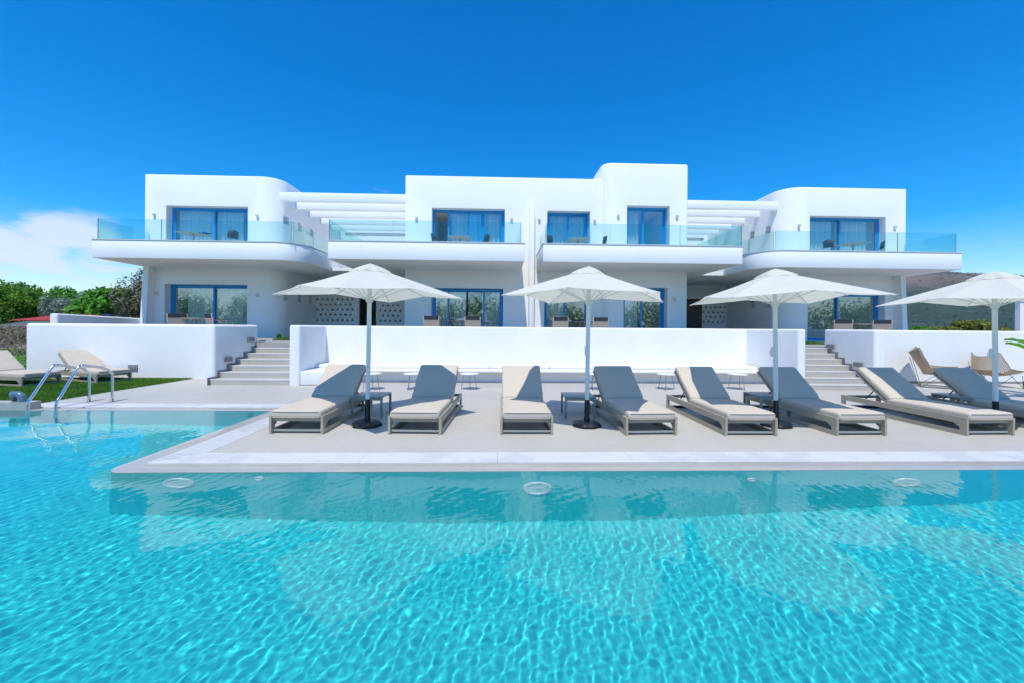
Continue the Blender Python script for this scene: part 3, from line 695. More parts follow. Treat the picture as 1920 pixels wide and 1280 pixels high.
for w__, q_ in ((w1, (X(645, Yk), xcl - .05)), (w2, (xt1 + .05, X(1318, Yk)))): MB().box(q_[0] - .02, q_[1] + .02, Yk + .252, Yk + .3, 6.2, 7.2).build('dark_filler', M['skirt'], w__)  # dark filler added so the slots read as dark openings
MB().box(xt1 - .05, x3 + .05, YPR2 + .6, YPR2 + .65, TZ, SOF).build('shade_backing', M['dark'], label='dark panel added to shade the triangle holes right of the tower', cat='wall')  # added dark sheet, its colour replaces shade behind the triangle holes
# small white building beyond the right edge
hb = empty('white_outbuilding', (0, 0, 0), label='white building edge visible beyond the right terrace wall', cat='building')
Yo = 24.0; MB().box(X(1912.5, Yo), X(1912.5, Yo) + 8, Yo, Yo + .25, 0, Z(1915, 566, Yo)).build('wall', M['plaster'], hb)
MB().box(X(1912.5, Yo) - .05, X(1912.5, Yo) + 8.05, Yo - .05, Yo + .3, Z(1915, 566, Yo) + .002, Z(1915, 566, Yo) + .12).build('roof', M['plaster'], hb)

# ------------------------------------------------------------------ loungers
def make_lounger():
    o = empty('sun_lounger', (0, 0, 0))
    W = .35; LN = 1.98
    for s in (-1, 1):
        xa_, xb_ = (s * W, s * (W - .03)) if s < 0 else (s * (W - .03), s * W)
        f = MB(); f.box(xa_, xb_, 0, LN, 0, .062); f.box(xa_, xb_, 0, .085, .062, .24); f.box(xa_, xb_, LN - .07, LN, .062, .24); f.box(xa_, xb_, .085, LN - .07, .155, .24)
        T = Matrix(((0, 0, 1, 0), (1, 0, 0, 0), (0, 1, 0, 0), (0, 0, 0, 1)))
        f.prism([(.086, .10), (.086, .156), (.17, .156)], xa_ + .002, xb_ - .002, T)
        me = finish(f.mesh('side_frame')); link('side_frame', me, M['beige'], o)
    cb = MB(); Wi = W - .031
    cb.box(-Wi, Wi, .05, .075, .028, .052); cb.build('crossbar', M['tabletop'], o)
    MB().box(-Wi, Wi, .03, .06, .165, .20).build('crossbar', M['beige'], o)
    MB().box(-Wi, Wi, LN - .065, LN - .03, .19, .235).build('crossbar', M['beige'], o)
    MB().box(-Wi, Wi, LN - .065, LN - .03, .005, .045).build('crossbar', M['charcoal'], o)
    b = MB(); n_ = 9
    vs = []; 
    for i in range(n_ + 1):
        x = -Wi + 2 * Wi * i / n_; sag = -.018 * (1 - (x / Wi) ** 2)
        vs += [(x, .06, .195 + sag), (x, 1.15, .195 + sag), (x, .06, .187 + sag), (x, 1.15, .187 + sag)]
    fs = []
    for i in range(n_): a = 4 * i; fs += [(a, a + 4, a + 5, a + 1), (a + 2, a + 3, a + 7, a + 6), (a, a + 2, a + 6, a + 4), (a + 1, a + 5, a + 7, a + 3)]
    b.add(vs, fs); b.build('sling', M['taupe'], o, smooth=True)
    me = soft_box(-.325, .325, -.015, 1.17, .205, .315, .04); cu = link('seat_cushion', me, M['cushion'], o, smooth=True)
    pp = MB()
    for z in (.225, .297): pp.tube([(-.30, -.017, z), (-.16, -.019, z), (.16, -.019, z), (.30, -.017, z)], .0045, 5)
    pp.build('piping', M['cushion'], cu, smooth=True)
    A = R(37); T = Matrix.Translation((0, 1.13, .235)) @ Matrix.Rotation(A, 4, 'X')
    me = soft_box(-.325, .325, 0.0, .76, .02, .115, .038); me.transform(T); link('back_cushion', me, M['cushion'], o, smooth=True)
    bf = MB(); bf.box(-.32, -.29, -.02, .74, -.02, .012, T).box(.29, .32, -.02, .74, -.02, .012, T).box(-.289, .289, .70, .735, -.018, .01, T); bf.build('backrest_frame', M['beige'], o)
    for s in (-.25, .25): MB().tube([T @ Vector((s, .34, -.02)), (s, 1.62, .20)], .009, 6).build('backrest_prop', M['darkwire'], o)
    return o
def soft_box(x0, x1, y0, y1, z0, z1, r):
    bm = bmesh.new(); bmesh.ops.create_cube(bm, size=1)
    for v in bm.verts: v.co = Vector(((x0 + x1) / 2 + v.co.x * (x1 - x0), (y0 + y1) / 2 + v.co.y * (y1 - y0), (z0 + z1) / 2 + v.co.z * (z1 - z0)))
    bmesh.ops.bevel(bm, geom=bm.edges[:], offset=r, segments=5, affect='EDGES', profile=.55)
    bmesh.ops.subdivide_edges(bm, edges=[e for e in bm.edges if e.calc_length() > .3], cuts=6, use_grid_fill=True)
    cx_, cy_ = (x0 + x1) / 2, (y0 + y1) / 2
    for v in bm.verts:
        u = 1 - abs((v.co.x - cx_) / (x1 - x0) * 2) ** 2; w_ = 1 - abs((v.co.y - cy_) / (y1 - y0) * 2) ** 2
        if v.co.z > (z0 + z1) / 2: v.co.z += .012 * max(0, u) * max(0, w_) + .003 * math.sin(v.co.y * 17) * u
        v.co.x += .003 * math.sin(v.co.y * 11)
    me = bpy.data.meshes.new('cushion'); bm.to_mesh(me); bm.free(); return me
lounger = make_lounger(); used = [False]
def place_lounger(x, y, rz, label, group='sun loungers in the poolside row'):
    o = lounger if not used[0] else copy_tree(lounger); used[0] = True
    o.location = (x, y, 0.0); o.rotation_euler.z = rz; o['label'] = label; o['category'] = 'sun lounger'; o['group'] = group; return o
def lg(pxl, py, pxr, vx, label):
    """front feet from the photo, direction from its vanishing point"""
    a = on_z(pxl, py); b_ = on_z(pxr, py); c_ = (a + b_) / 2
    d = ray(vx, 614); rz = -math.atan2(d.x, d.y)
    return place_lounger(c_.x, c_.y, rz, label)
lg(504, 813.3, 605.4, 950, 'beige-cushioned lounger at the row\'s left end, beside the deck corner')
lg(727.5, 814.5, 826, 972, 'beige lounger just right of the leftmost deck parasol, its back mostly shaded')
lg(939, 815, 1036, 939, 'beige lounger facing straight on, left of the second deck parasol')
lg(1174, 816, 1270, 903, 'beige lounger just right of the second parasol\'s black base')
lg(1361, 817, 1457, 946, 'beige lounger just left of the third parasol pole, left edge of its back sunlit')
lg(1571, 816.7, 1661, 930, 'beige lounger right of the third parasol, pole in front of its backrest')
lg(1812, 816.3, 1904, 918, 'beige lounger left of the rightmost parasol base, in front of the second stairs')
L8 = lg(1995, 816, 2087, 925, 'beige lounger behind the rightmost parasol pole, cut off by the frame edge')
a = on_z(180, 719.5); b_ = on_z(238, 713.5)
GR = 'sun loungers on the lawn'
GZ = .012
def place_g(px, py, rz, label):
    p = on_z(px, py); o = place_lounger(p.x, p.y, rz, label, GR); return o
ang = R(70)                                       # foot end pointing right and towards the pool
def foot_corner(px, py, rz, label):
    p = on_z(px, py); o = place_lounger(0, 0, rz, label, GR)
    off = Matrix.Rotation(rz, 3, 'Z') @ Vector((-.35, 0, 0)); o.location = (p.x - off.x, p.y - off.y, 0)
    return o
foot_corner(180, 719.5, R(68), 'unshaded lounger on the lawn against the white wall, behind the pool ladder')
foot_corner(40, 726, R(77), 'lawn lounger half cut off by the frame edge, behind the grey pipe')

# ------------------------------------------------------------------ parasols
def make_parasol():
    o = empty('parasol', (0, 0, 0)); h = 1.34; RZ, TP = 1.83, 2.26
    def rim(a):
        k = a / (math.pi / 4); i = math.floor(k); f = k - i
        r0 = h if i % 2 == 0 else h * .735; r1 = h if (i + 1) % 2 == 0 else h * .735
        p0 = Vector((r0 * math.cos(i * math.pi / 4), r0 * math.sin(i * math.pi / 4))); p1 = Vector((r1 * math.cos((i + 1) * math.pi / 4), r1 * math.sin((i + 1) * math.pi / 4)))
        return (p0 * (1 - f) + p1 * f) * (1 - .10 * f * (1 - f) ), f
    def canopy(t0, t1, zt, zr, scale, rip=0, nt_=9, sub=8):
        vs = []; fs = []; na = 8 * sub
        for j in range(nt_ + 1):
            t = t0 + (t1 - t0) * j / nt_
            for k in range(na):
                a = 2 * math.pi * k / na; p, f = rim(a); f = (k % sub) / sub
                sag = -.022 * 4 * f * (1 - f) * t * (1.0 - .7 * t)
                z = zt + (zr - zt) * (t ** 1.04) + sag
                corner = (1 if ((k // sub) % 2 == 0) else 0) * (1 - f) + (1 if (((k // sub) + 1) % 2 == 0) else 0) * f
                z += .075 * (1 - corner) * t ** 2
                if rip: z += rip * math.sin(a * 8 + 1) * t * (j / nt_)
                vs.append((p.x * t * scale, p.y * t * scale, z))
        for j in range(nt_):
            for k in range(na): k2 = (k + 1) % na; fs.append((j * na + k, j * na + k2, (j + 1) * na + k2, (j + 1) * na + k))
        return vs, fs
    b = MB(); vs, fs = canopy(.12, 1.0, TP, RZ, 1.0); b.add(vs, fs); cnp = b.build('canopy', M['canopy'], o, smooth=28)
    vs = []; fs = []; na = 64; nt_ = 7
    for j in range(nt_ + 1):
        t = .225 * (j / nt_)
        for k in range(na):
            p, f = rim(2 * math.pi * k / na); q_ = j / nt_
            z = TP + .045 + (RZ - TP) * t * .98 - .035 * q_ ** 3 + .006 * math.sin(8 * 2 * math.pi * k / na + 1) * q_
            vs.append((p.x * t, p.y * t, z))
    for j in range(nt_):
        for k in range(na): k2 = (k + 1) % na; fs.append((j * na + k, j * na + k2, (j + 1) * na + k2, (j + 1) * na + k))
    b = MB(); b.add(vs, fs); b.build('vent_cap', M['canopy'], o, smooth=28)
    # pole in two colours, hub, runner
    MB().tube([(0, 0, .36), (0, 0, TP + .02)], .031, 16).build('pole', M['polewhite'], o, smooth=40)
    MB().tube([(0, 0, .07), (0, 0, .38)], .036, 16).build('pole_socket', M['black'], o, smooth=40)
    MB().lathe([(.022, 1.745), (.045, 1.75), (.05, 1.775), (.045, 1.80), (.022, 1.805)], 14).build('hub', M['polewhite'], o, smooth=35); MB().lathe([(.03, TP - .06), (.06, TP - .05), (.06, TP - .015), (.03, TP)], 14).build('crown', M['polewhite'], o, smooth=35)
    cr = MB(); cr.rbox(-.062, -.025, -.02, .02, 1.02, 1.16, .008, 2); cr.tube([(-.045, 0, 1.10), (-.075, 0, 1.10), (-.075, 0, 1.05)], .006, 6); cr.build('crank', M['polewhite'], o, smooth=35)
    for i in range(8):
        a = i * math.pi / 4; r = h if i % 2 == 0 else h * .735; ca, sa = math.cos(a), math.sin(a)
        dz = 0 if i % 2 == 0 else .075
        pts = []
        for t in np.linspace(.05, .985, 7): pts.append((r * t * ca, r * t * sa, TP + (RZ - TP) * t ** 1.04 + dz * t ** 2 - .014))
        rb = MB().tube(pts, .008, 6).build('rib', M['polewhite'], o)
        t = .52; mid_ = (r * t * ca, r * t * sa, TP + (RZ - TP) * t ** 1.04 + dz * t * t - .022)
        MB().tube([(.045 * ca, .045 * sa, 1.785), mid_], .007, 6).build('strut', M['polewhite'], rb)
    # water-filled base with eight lobes
    seg = 48; vs = []; fs = []
    prof = [(.0, .075), (.06, .085), (.13, .08), (.185, .062), (.212, .035), (.215, .008), (.20, 0.0)]
    for r, z in prof:
        for k in range(seg):
            a = 2 * math.pi * k / seg; l_ = 1 - .05 * abs(math.sin(4 * a)) ** 1.5 * (r / .2); zz = z - (.012 * (1 if abs(math.sin(4 * a)) > .9 else 0) if .1 < r < .2 else 0)
            vs.append((r * l_ * math.cos(a), r * l_ * math.sin(a), zz))
    for i in range(len(prof) - 1):
        for k in range(seg): k2 = (k + 1) % seg; fs.append((i * seg + k2, i * seg + k, (i + 1) * seg + k, (i + 1) * seg + k2))
    b = MB(); b.add(vs, fs); b.lathe([(.035, .08), (.045, .082), (.04, .125), (.03, .13)], 16); b.build('base', M['black'], o, smooth=35)
    k_ = MB(); k_.tube([(.03, 0, .20), (.075, 0, .20)], .006, 6); k_.build('clamp_knob', M['black'], o)
    return o
par = make_parasol(); first = True
PL = [(688.5, 797, -87, .6, 'leftmost ivory parasol, between the first two loungers'),
      (1100, 797.5, -72, .4, 'ivory parasol second from the left, in front of the tower'),
      (1455, 797.5, -55, -.9, 'ivory parasol third from the left, spreading before the second stairs'),
      (1867, 799, -38, -1.0, 'rightmost ivory parasol, before the hill and the rattan chairs')]
for px, py, a, tilt, lab in PL:
    o = par if first else copy_tree(par); first = False
    p = on_z(px, py); o.location = (p.x, p.y, 0); o.rotation_euler = (0, 0, R(a)); 
    o.rotation_mode = 'XYZ'; o.matrix_world = Matrix.Translation((p.x, p.y, 0)) @ Matrix.Rotation(R(tilt), 4, 'Y') @ Matrix.Rotation(R(a), 4, 'Z')
    o['label'] = lab; o['category'] = 'parasol'; o['group'] = 'ivory parasols along the deck'

# ------------------------------------------------------------------ side tables
def make_side():
    o = empty('side_table', (0, 0, 0)); w_, d_, h_ = .245, .25, .335
    me = finish(MB().box(-w_, w_, -d_, d_, h_ - .022, h_).mesh('table_top'), .006, 2); link('table_top', me, M['tabletop'], o, smooth=40)
    MB().box(-w_ + .002, w_ - .002, -d_ + .002, -d_ + .03, h_ - .06, h_ - .023).box(-w_ + .002, w_ - .002, d_ - .03, d_ - .002, h_ - .06, h_ - .023).build('apron', M['beige'], o)
    for sx_ in (-1, 1):
        for sy_ in (-1, 1):
            xa_, xb_ = sorted((sx_ * (w_ - .002), sx_ * (w_ - .034))); ya_, yb_ = sorted((sy_ * (d_ - .002), sy_ * (d_ - .03)))
            MB().box(xa_, xb_, ya_, yb_, 0, h_ - .0605).build('leg', M['beige'], o)
    return o
st0 = make_side(); first = True
for (px, py, lab) in [(697, 777, 'low grey-green side table behind the leftmost parasol pole'), (1083, 777, 'low grey-green side table behind the second parasol pole'),
                      (1436, 775, 'low grey-green side table behind the third parasol pole'), (1800, 777, 'low grey-green side table between the two rightmost loungers')]:
    o = st0 if first else copy_tree(st0); first = False; p = on_z(px, py); o.location = (p.x, p.y, 0); o.rotation_euler.z = R(-1.5)
    o['label'] = lab; o['category'] = 'side table'; o['group'] = 'low side tables between the loungers'
# round bistro side tables by the bench
def make_round():
    o = empty('round_table', (0, 0, 0))
    MB().lathe([(.0, .352), (.205, .352), (.215, .357), (.215, .364), (.205, .368), (.0, .368)], 32).build('table_top', M['polewhite'], o, smooth=30)
    for k in range(3):
        a = R(90 + 120 * k); ca, sa = math.cos(a), math.sin(a)
        MB().tube([(.10 * ca, .10 * sa, .349), (.135 * ca, .135 * sa, .335), (.15 * ca, .15 * sa, .30), (.205 * ca, .205 * sa, 0.004)], .0075, 7).build('leg', M['lampgrey'], o, smooth=True)
    return o
rt0 = make_round(); first = True
for (px, lab, a) in [(697, 'behind the leftmost deck lounger', 10), (774, 'half hidden by the second lounger from the left', 40), (880, 'standing free between the second and third loungers', 0), (1118, 'half hidden behind the fourth lounger\'s backrest', 20), (1249, 'between the fourth and fifth lounger backrests', 35), (1383, 'left of the third parasol pole before the bench', 75)]:
    o = rt0 if first else copy_tree(rt0); first = False; p = on_z(px, 729.3); o.location = (p.x, p.y, 0); o.rotation_euler.z = R(a)
    o['label'] = 'small round white table ' + lab; o['category'] = 'round table'; o['group'] = 'small round tables along the bench'

# ------------------------------------------------------------------ rattan butterfly chairs
def make_rattan():
    o = empty('rattan_chair', (0, 0, 0))
    nu, nv = 26, 30; vs = []; 
    W0 = .40
    def P(u, v):      # u across -1..1, v from seat front 0 to back top 1
        if v < .5: y = -.38 + .62 * (v / .5); z = .40 - .10 * math.sin(v / .5 * math.pi * .62) 
        else: t = (v - .5) / .5; y = .24 + .26 * t; z = .305 + .52 * t ** .9
        wv = W0 * (1 + .16 * math.cos((v - .5) * 4.5)) * (1 - .05 * v)
        x = u * wv; lift = (abs(u) ** 2.2) * (.13 if v < .5 else .10)
        z += lift * (1.2 - abs(v - .5)) + .05 * math.sin(v * math.pi) * abs(u) ** 2
        y -= (abs(u) ** 2.2) * (.16 * v)
        # winged upper corners
        z += .06 * max(0, v - .8) / .2 * abs(u) ** 3
        return Vector((x, y, z))
    for j in range(nv + 1):
        for i in range(nu + 1): vs.append(P(-1 + 2 * i / nu, j / nv))
    b = MB()      # woven strips: diagonal and cross strands
    for j in range(0, nv + 1, 1):
        b.tube([P(-1 + 2 * i / nu, j / nv) for i in range(nu + 1)], .009, 4, caps=False)
    for i in range(0, nu + 1, 1):
        b.tube([P(-1 + 2 * i / nu, j / nv) + Vector((0, 0, .004)) for j in range(nv + 1)], .0085, 4, caps=False)
    b.build('woven_seat', M['rattan'], o)
    rimp = [P(-1, j / nv) for j in range(nv + 1)] + [P(-1 + 2 * i / nu, 1) for i in range(1, nu + 1)] + [P(1, 1 - j / nv) for j in range(1, nv + 1)] + [P(1 - 2 * i / nu, 0) for i in range(1, nu + 1)]
    MB().tube(rimp, .014, 7).build('rim', M['rattan'], o, smooth=True)
    for s in (-1, 1):
        b = MB(); b.tube([(s * .36, -.30, .36), (s * .30, -.42, .006), (s * .30, .30, .006), (s * .34, .46, .70)], .006, 6); b.tube([(s * .36, .10, .38), (s * .30, -.42, .006)], .006, 6); b.tube([(s * .33, -.1, .33), (s * .30, .30, .006)], .006, 6)
        b.build('leg', M['darkwire'], o)
    MB().tube([(-.30, .30, .006), (.30, .30, .006)], .006, 6).build('leg_brace', M['darkwire'], o)
    return o
rc = make_rattan(); p = on_z(1868, 724); rc.location = (p.x, p.y, 0); rc.rotation_euler.z = R(-14); rc.scale = (.9,) * 3
rc['label'] = 'woven rattan chair on thin black legs, facing the pool behind the rightmost parasol'; rc['category'] = 'chair'; rc['group'] = 'rattan chairs by the right wall'
p = on_z(1757, 725); r2 = copy_tree(rc, label='woven rattan chair seen side on, partly hidden behind the lounger backrest'); r2.location = (p.x, p.y, 0); r2.rotation_euler.z = R(48); r2.scale = (1.05,) * 3

# ------------------------------------------------------------------ pool ladder rails, pool lights, pipe
ld = empty('pool_ladder', (0, 0, 0), label='polished steel handrails arching from the deck into the pool', cat='pool ladder')
for (pa, pb) in ((167, 52), (210.5, 105)):
    base = on_z(pa, 751.5); xw_ = base.x
    dd = ray(pb, 760); p0 = CAM + dd * (xw_ / dd.x) if abs(dd.x) > 1e-6 else base
    def at_x(px, py): d = ray(px, py); return CAM + d * (xw_ / d.x)
    k0 = pa - 210.5
    if pb == 105: ctl = [(210.5, 751.5), (210.5, 705), (208, 697), (200, 691.5), (180, 687), (160, 684.3), (152, 685.5), (145, 690), (114, 741), (107, 752), (105, 765)]
    else: ctl = [(167, 751.5), (167, 705), (164, 697), (156, 691), (135, 687), (113, 684), (104, 684.5), (97, 688.5), (61, 741), (54, 752), (52, 766)]
    pts = [at_x(a, b2) for a, b2 in ctl]
    # smooth
    P_ = [pts[0]]
    for i in range(len(pts) - 1):
        p0_, p1_, p2_, p3_ = pts[max(i - 1, 0)], pts[i], pts[i + 1], pts[min(i + 2, len(pts) - 1)]
        for t in (np.linspace(0, 1, 6)[1:]):
            P_.append(.5 * ((2 * p1_) + (p2_ - p0_) * t + (2 * p0_ - 5 * p1_ + 4 * p2_ - p3_) * t * t + (3 * p1_ - p0_ - 3 * p2_ + p3_) * t ** 3))
    e = P_[-1]; P_ += [Vector((e.x, e.y, -.2)), Vector((e.x, e.y, -.75))]
    MB().tube(P_, .0215, 14).build('handrail', M['steel'], ld, smooth=True)
    MB().lathe([(.02, .0), (.045, .001), (.045, .008), (.022, .012)], 18, Matrix.Translation((base.x, base.y, 0))).build('flange', M['steel'], ld, smooth=30)
e1 = P_[-1]; xa_ = on_z(167, 751.5).x
for z in (-.3, -.55): MB().rbox(xa_, e1.x, e1.y - .04, e1.y + .04, z - .012, z + .012, .005, 1).build('step', M['steel'], ld)
# underwater lamps on the wall face: photo positions refracted back to the wall
def refr_wall(px, py, Y):
    d = ray(px, py).normalized(); s = CAM + d * ((ZW - HC) / d.z); n_ = 1 / 1.333; ci = -d.z; k = 1 - n_ * n_ * (1 - ci * ci)
    t = d * n_ + Vector((0, 0, 1)) * (n_ * ci - math.sqrt(k)); return s + t * ((Y - s.y) / t.y)
M['lens'] = pbr('frosted_lamp_lens', (.75, .80, .80), .35)
def lamp(px, py, r, label):
    p = refr_wall(px, py, YF + .012); T = Matrix.Translation(p) @ Matrix.Rotation(R(90), 4, 'X')
    o = empty('pool_lamp', (0, 0, 0), label=label, cat='pool lamp')
    MB().lathe([(r * .62, 0), (r * .98, .0), (r, .012), (r * .95, .03), (r * .78, .034), (r * .72, .022), (r * .62, .022)], 32, T).build('rim', M['lens'], o, smooth=30)
    MB().lathe([(.0, .01), (r * .60, .01), (r * .58, .02), (.0, .026)], 28, T).build('lens', M['lens'], o, smooth=30)
    o['group'] = 'round lamps on the pool wall'
lamp(337, 903.5, .15, 'large round white underwater lamp near the deck corner')
lamp(1007, 912.5, .15, 'large round white underwater lamp in the middle of the pool wall')
lamp(1697, 902.5, .15, 'large round white underwater lamp at the right end of the pool wall')
lamp(488, 894.5, .045, 'small round white inlet on the pool wall right of the left lamp')
lamp(1406, 897, .045, 'small round white inlet on the pool wall left of the right lamp')
# raised kerb at far left with pvc pipe
xk = X(53, YB + .02)
MB().box(XW, xk, YB - .0, YB + .22, -.6, .115).build('pool_kerb', M['copingpool'], kind='structure')
pc = empty('grey_pipe', (0, 0, 0), label='grey plastic pipe with two bends lying at the pool kerb by the ladder', cat='pipe')
pa_ = on_y(36, 747, YB + .12); pz_ = .115
x_r = X(43, YB + .12); x_l = X(18, YB + .12)
arc = [(x_r, YB + .12, pz_)] + [(x_r - .075 + .075 * math.cos(t), YB + .12 + .0, pz_ + .04 + .085 * math.sin(t)) for t in np.linspace(0, math.pi / 2, 8)] + [(x_l + .07 - .07 * math.sin(t), YB + .12 + .05 * t, pz_ + .04 + .07 * math.cos(t) + .015) for t in np.linspace(0, math.pi / 2, 8)] + [(x_l, YB + .22, pz_ - .03)]
MB().tube(arc, .048, 16).build('bend', M['pvc'], pc, smooth=True)
MB().tube([(x_r, YB + .12, pz_ + .001), (x_r, YB + .12, pz_ + .045)], .058, 18).build('socket', M['pvc'], pc, smooth=40)

# ------------------------------------------------------------------ lawn (ground sheet with a hole for pool and deck)
def gz(x, y):
    t = min(1, max(0, (y - 11) / 6)); base = .9 * t * t * (3 - 2 * t)
    if x < XG - 3.2 and y > 8: base += .0
    return base - .02
gp = MB()
cells = sorted(set([-3000, -1000, -400, -160, -80, -50] + list(range(-40, 41, 2)) + [50, 80, 160, 400, 1000, 3000] + [XG, EAST, XW]))
cy = sorted(set([-3000, -1000, -300, -100, -60, -40, -25, -12, -9, Y0, YB + .2] + list(range(8, 42, 2)) + [60, 100, 200, 500, 1200, 3000, 9000, 12.9]))
vid = {}
def gv(x, y):
    if (x, y) not in vid: vid[(x, y)] = len(gp.v); gp.v.append((x, y, gz(x, y)))
    return vid[(x, y)]
for i in range(len(cells) - 1):
    for j in range(len(cy) - 1):
        xc_, yc_ = (cells[i] + cells[i + 1]) / 2, (cy[j] + cy[j + 1]) / 2
        if XW < xc_ < EAST and -9 < yc_ < YB + .2: continue
        if XG < xc_ < EAST and yc_ < 12.9 and yc_ > -9: continue
        gp.f.append((gv(cells[i], cy[j]), gv(cells[i + 1], cy[j]), gv(cells[i + 1], cy[j + 1]), gv(cells[i], cy[j + 1])))
gp.build('ground', M['dirt'], smooth=True, kind='structure')
def grass_patch(name, poly_test, x0, x1, y0, y1, n, z, h, kind='stuff', base=None):
    P = np.stack([rng.uniform(x0, x1, n), rng.uniform(y0, y1, n)], -1); keep = np.array([poly_test(a, b) for a, b in P]); P = P[keep]; n = len(P)
    a = rng.uniform(0, math.pi, n); hh = h * (.5 + rng.random(n)); le = rng.normal(0, .35, (n, 2)) * hh[:, None]; wd = .004 + .004 * rng.random(n)
    dx = np.stack([np.cos(a) * wd, np.sin(a) * wd], -1)
    v = np.zeros((n, 3, 3)); v[:, 0, :2] = P - dx; v[:, 1, :2] = P + dx; v[:, 2, :2] = P + le; v[:, :2, 2] = z; v[:, 2, 2] = z + hh
    me = bpy.data.meshes.new(name); me.vertices.add(3 * n); me.vertices.foreach_set('co', v.ravel()); me.loops.add(3 * n); me.loops.foreach_set('vertex_index', np.arange(3 * n, dtype=np.int32)); me.polygons.add(n); me.polygons.foreach_set('loop_start', np.arange(0, 3 * n, 3, dtype=np.int32)); me.update()
    link(name, me, M['grass'], kind=kind)
M['turf'] = concrete('turf_soil', (.035, .075, .012), (.07, .13, .02), 3)
MB().add([(XG - 5.2, YB + .21, .004), (XG - .0, YB + .21, .004), (XG - .0, YW_L, .004), (XG - 5.2, YW_L, .004)], [(0, 1, 2, 3)]) 
t_ = MB(); xg2 = on_z(352, 711).x; xg1 = on_z(60, 757).x
t_.add([(XG - 6.2, YB + .22, .006), (xg1, YB + .22, .006), (xg2, YW_L - .005, .006), (XG - 6.2, YW_L + 1.5, .006)], [(0, 1, 2, 3)]); t_.build('lawn_turf', M['turf'], kind='structure')
def lawn_test(x, y): t = (y - YB - .22) / (YW_L - YB - .22); return x < xg1 + (xg2 - xg1) * t - .01 and not (x > x0 and y > YW_L - .02)
grass_patch('lawn_grass', lawn_test, XG - 6.0, xg2 + .3, YB + .24, YW_L + 1.4, 150000, .004, .035)
# raised strips of grass by the villa fronts
for (xa_, xb_, ya_, yb_, nn, lab) in [(xs_l0 - .3, xs_l1 + 1.5, 13.2, 16.2, 26000, 'a'), (xd - .5, xr + 2, 13.2, 16.0, 30000, 'b')]:
    MB().box(xa_, xb_, ya_, yb_, TZ - .01, TZ + .02).build('planting_strip', M['turf'], kind='structure')
    grass_patch('strip_grass', lambda x, y: True, xa_, xb_, ya_, yb_, nn, TZ + .02, .06)
# landing slabs between the walls and the strips
MB().box(xs_l0 + .0, xs_l1 + .3, YST + NST * TR + .26, 13.19, .2, TZ - .012).box(xd, xr, YER + .0, 13.19, .2, TZ - .012)

# small plant and yellow stuff by the strip
pl = empty('small_shrub', (0, 0, 0), label='tiny green plant at the top of the first stairs', cat='plant')

# ------------------------------------------------------------------ vegetation
def leaf_cloud(name, mat, lobes, n, size, parent=None, flat=1.0, up=0.3, shell=.55, **tags):
    """leaves spread through several lobes; lobes = [(x,y,z,rx,ry,rz)]"""
    lb_ = np.array(lobes, float); vol = lb_[:, 3] * lb_[:, 4] * lb_[:, 5]; pr = vol ** .75; pr /= pr.sum(); w_ = rng.choice(len(lb_), n, p=pr)
    d = rng.normal(size=(n, 3)); d /= np.linalg.norm(d, axis=1)[:, None]; r = (shell + (1 - shell) * rng.random(n)) * (1 + rng.normal(0, .07, n))
    # clumps: pull leaves towards twig ends
    ncl = max(8, n // 22); cd_ = rng.normal(size=(ncl, 3)); cd_ /= np.linalg.norm(cd_, axis=1)[:, None]; cl = rng.integers(0, ncl, n)
    dd = cd_[cl] + rng.normal(0, .16, (n, 3)); dd /= np.linalg.norm(dd, axis=1)[:, None]
    rc_ = (.60 + .5 * rng.random(ncl))[cl] * (1 + rng.normal(0, .06, n))
    use = rng.random(n) < .7; d[use] = dd[use]; r[use] = rc_[use]
    c = lb_[w_, :3] + d * lb_[w_, 3:6] * r[:, None]
    nrm = d + rng.normal(0, .7, (n, 3)); nrm[:, 2] += up; nrm /= np.linalg.norm(nrm, axis=1)[:, None]
    t = np.cross(nrm, rng.normal(size=(n, 3))); t /= np.linalg.norm(t, axis=1)[:, None]; b = np.cross(nrm, t)
    s = size * (.6 + .8 * rng.random(n))[:, None]
    v = np.stack([c - t * s, c + b * s * .42 * flat - t * s * .1, c + t * s, c - b * s * .42 * flat - t * s * .1], 1)
    me = bpy.data.meshes.new(name); me.vertices.add(4 * n); me.vertices.foreach_set('co', v.ravel()); me.loops.add(4 * n); me.loops.foreach_set('vertex_index', np.arange(4 * n, dtype=np.int32)); me.polygons.add(n); me.polygons.foreach_set('loop_start', np.arange(0, 4 * n, 4, dtype=np.int32)); me.update()
    return link(name, me, mat, parent, **tags)
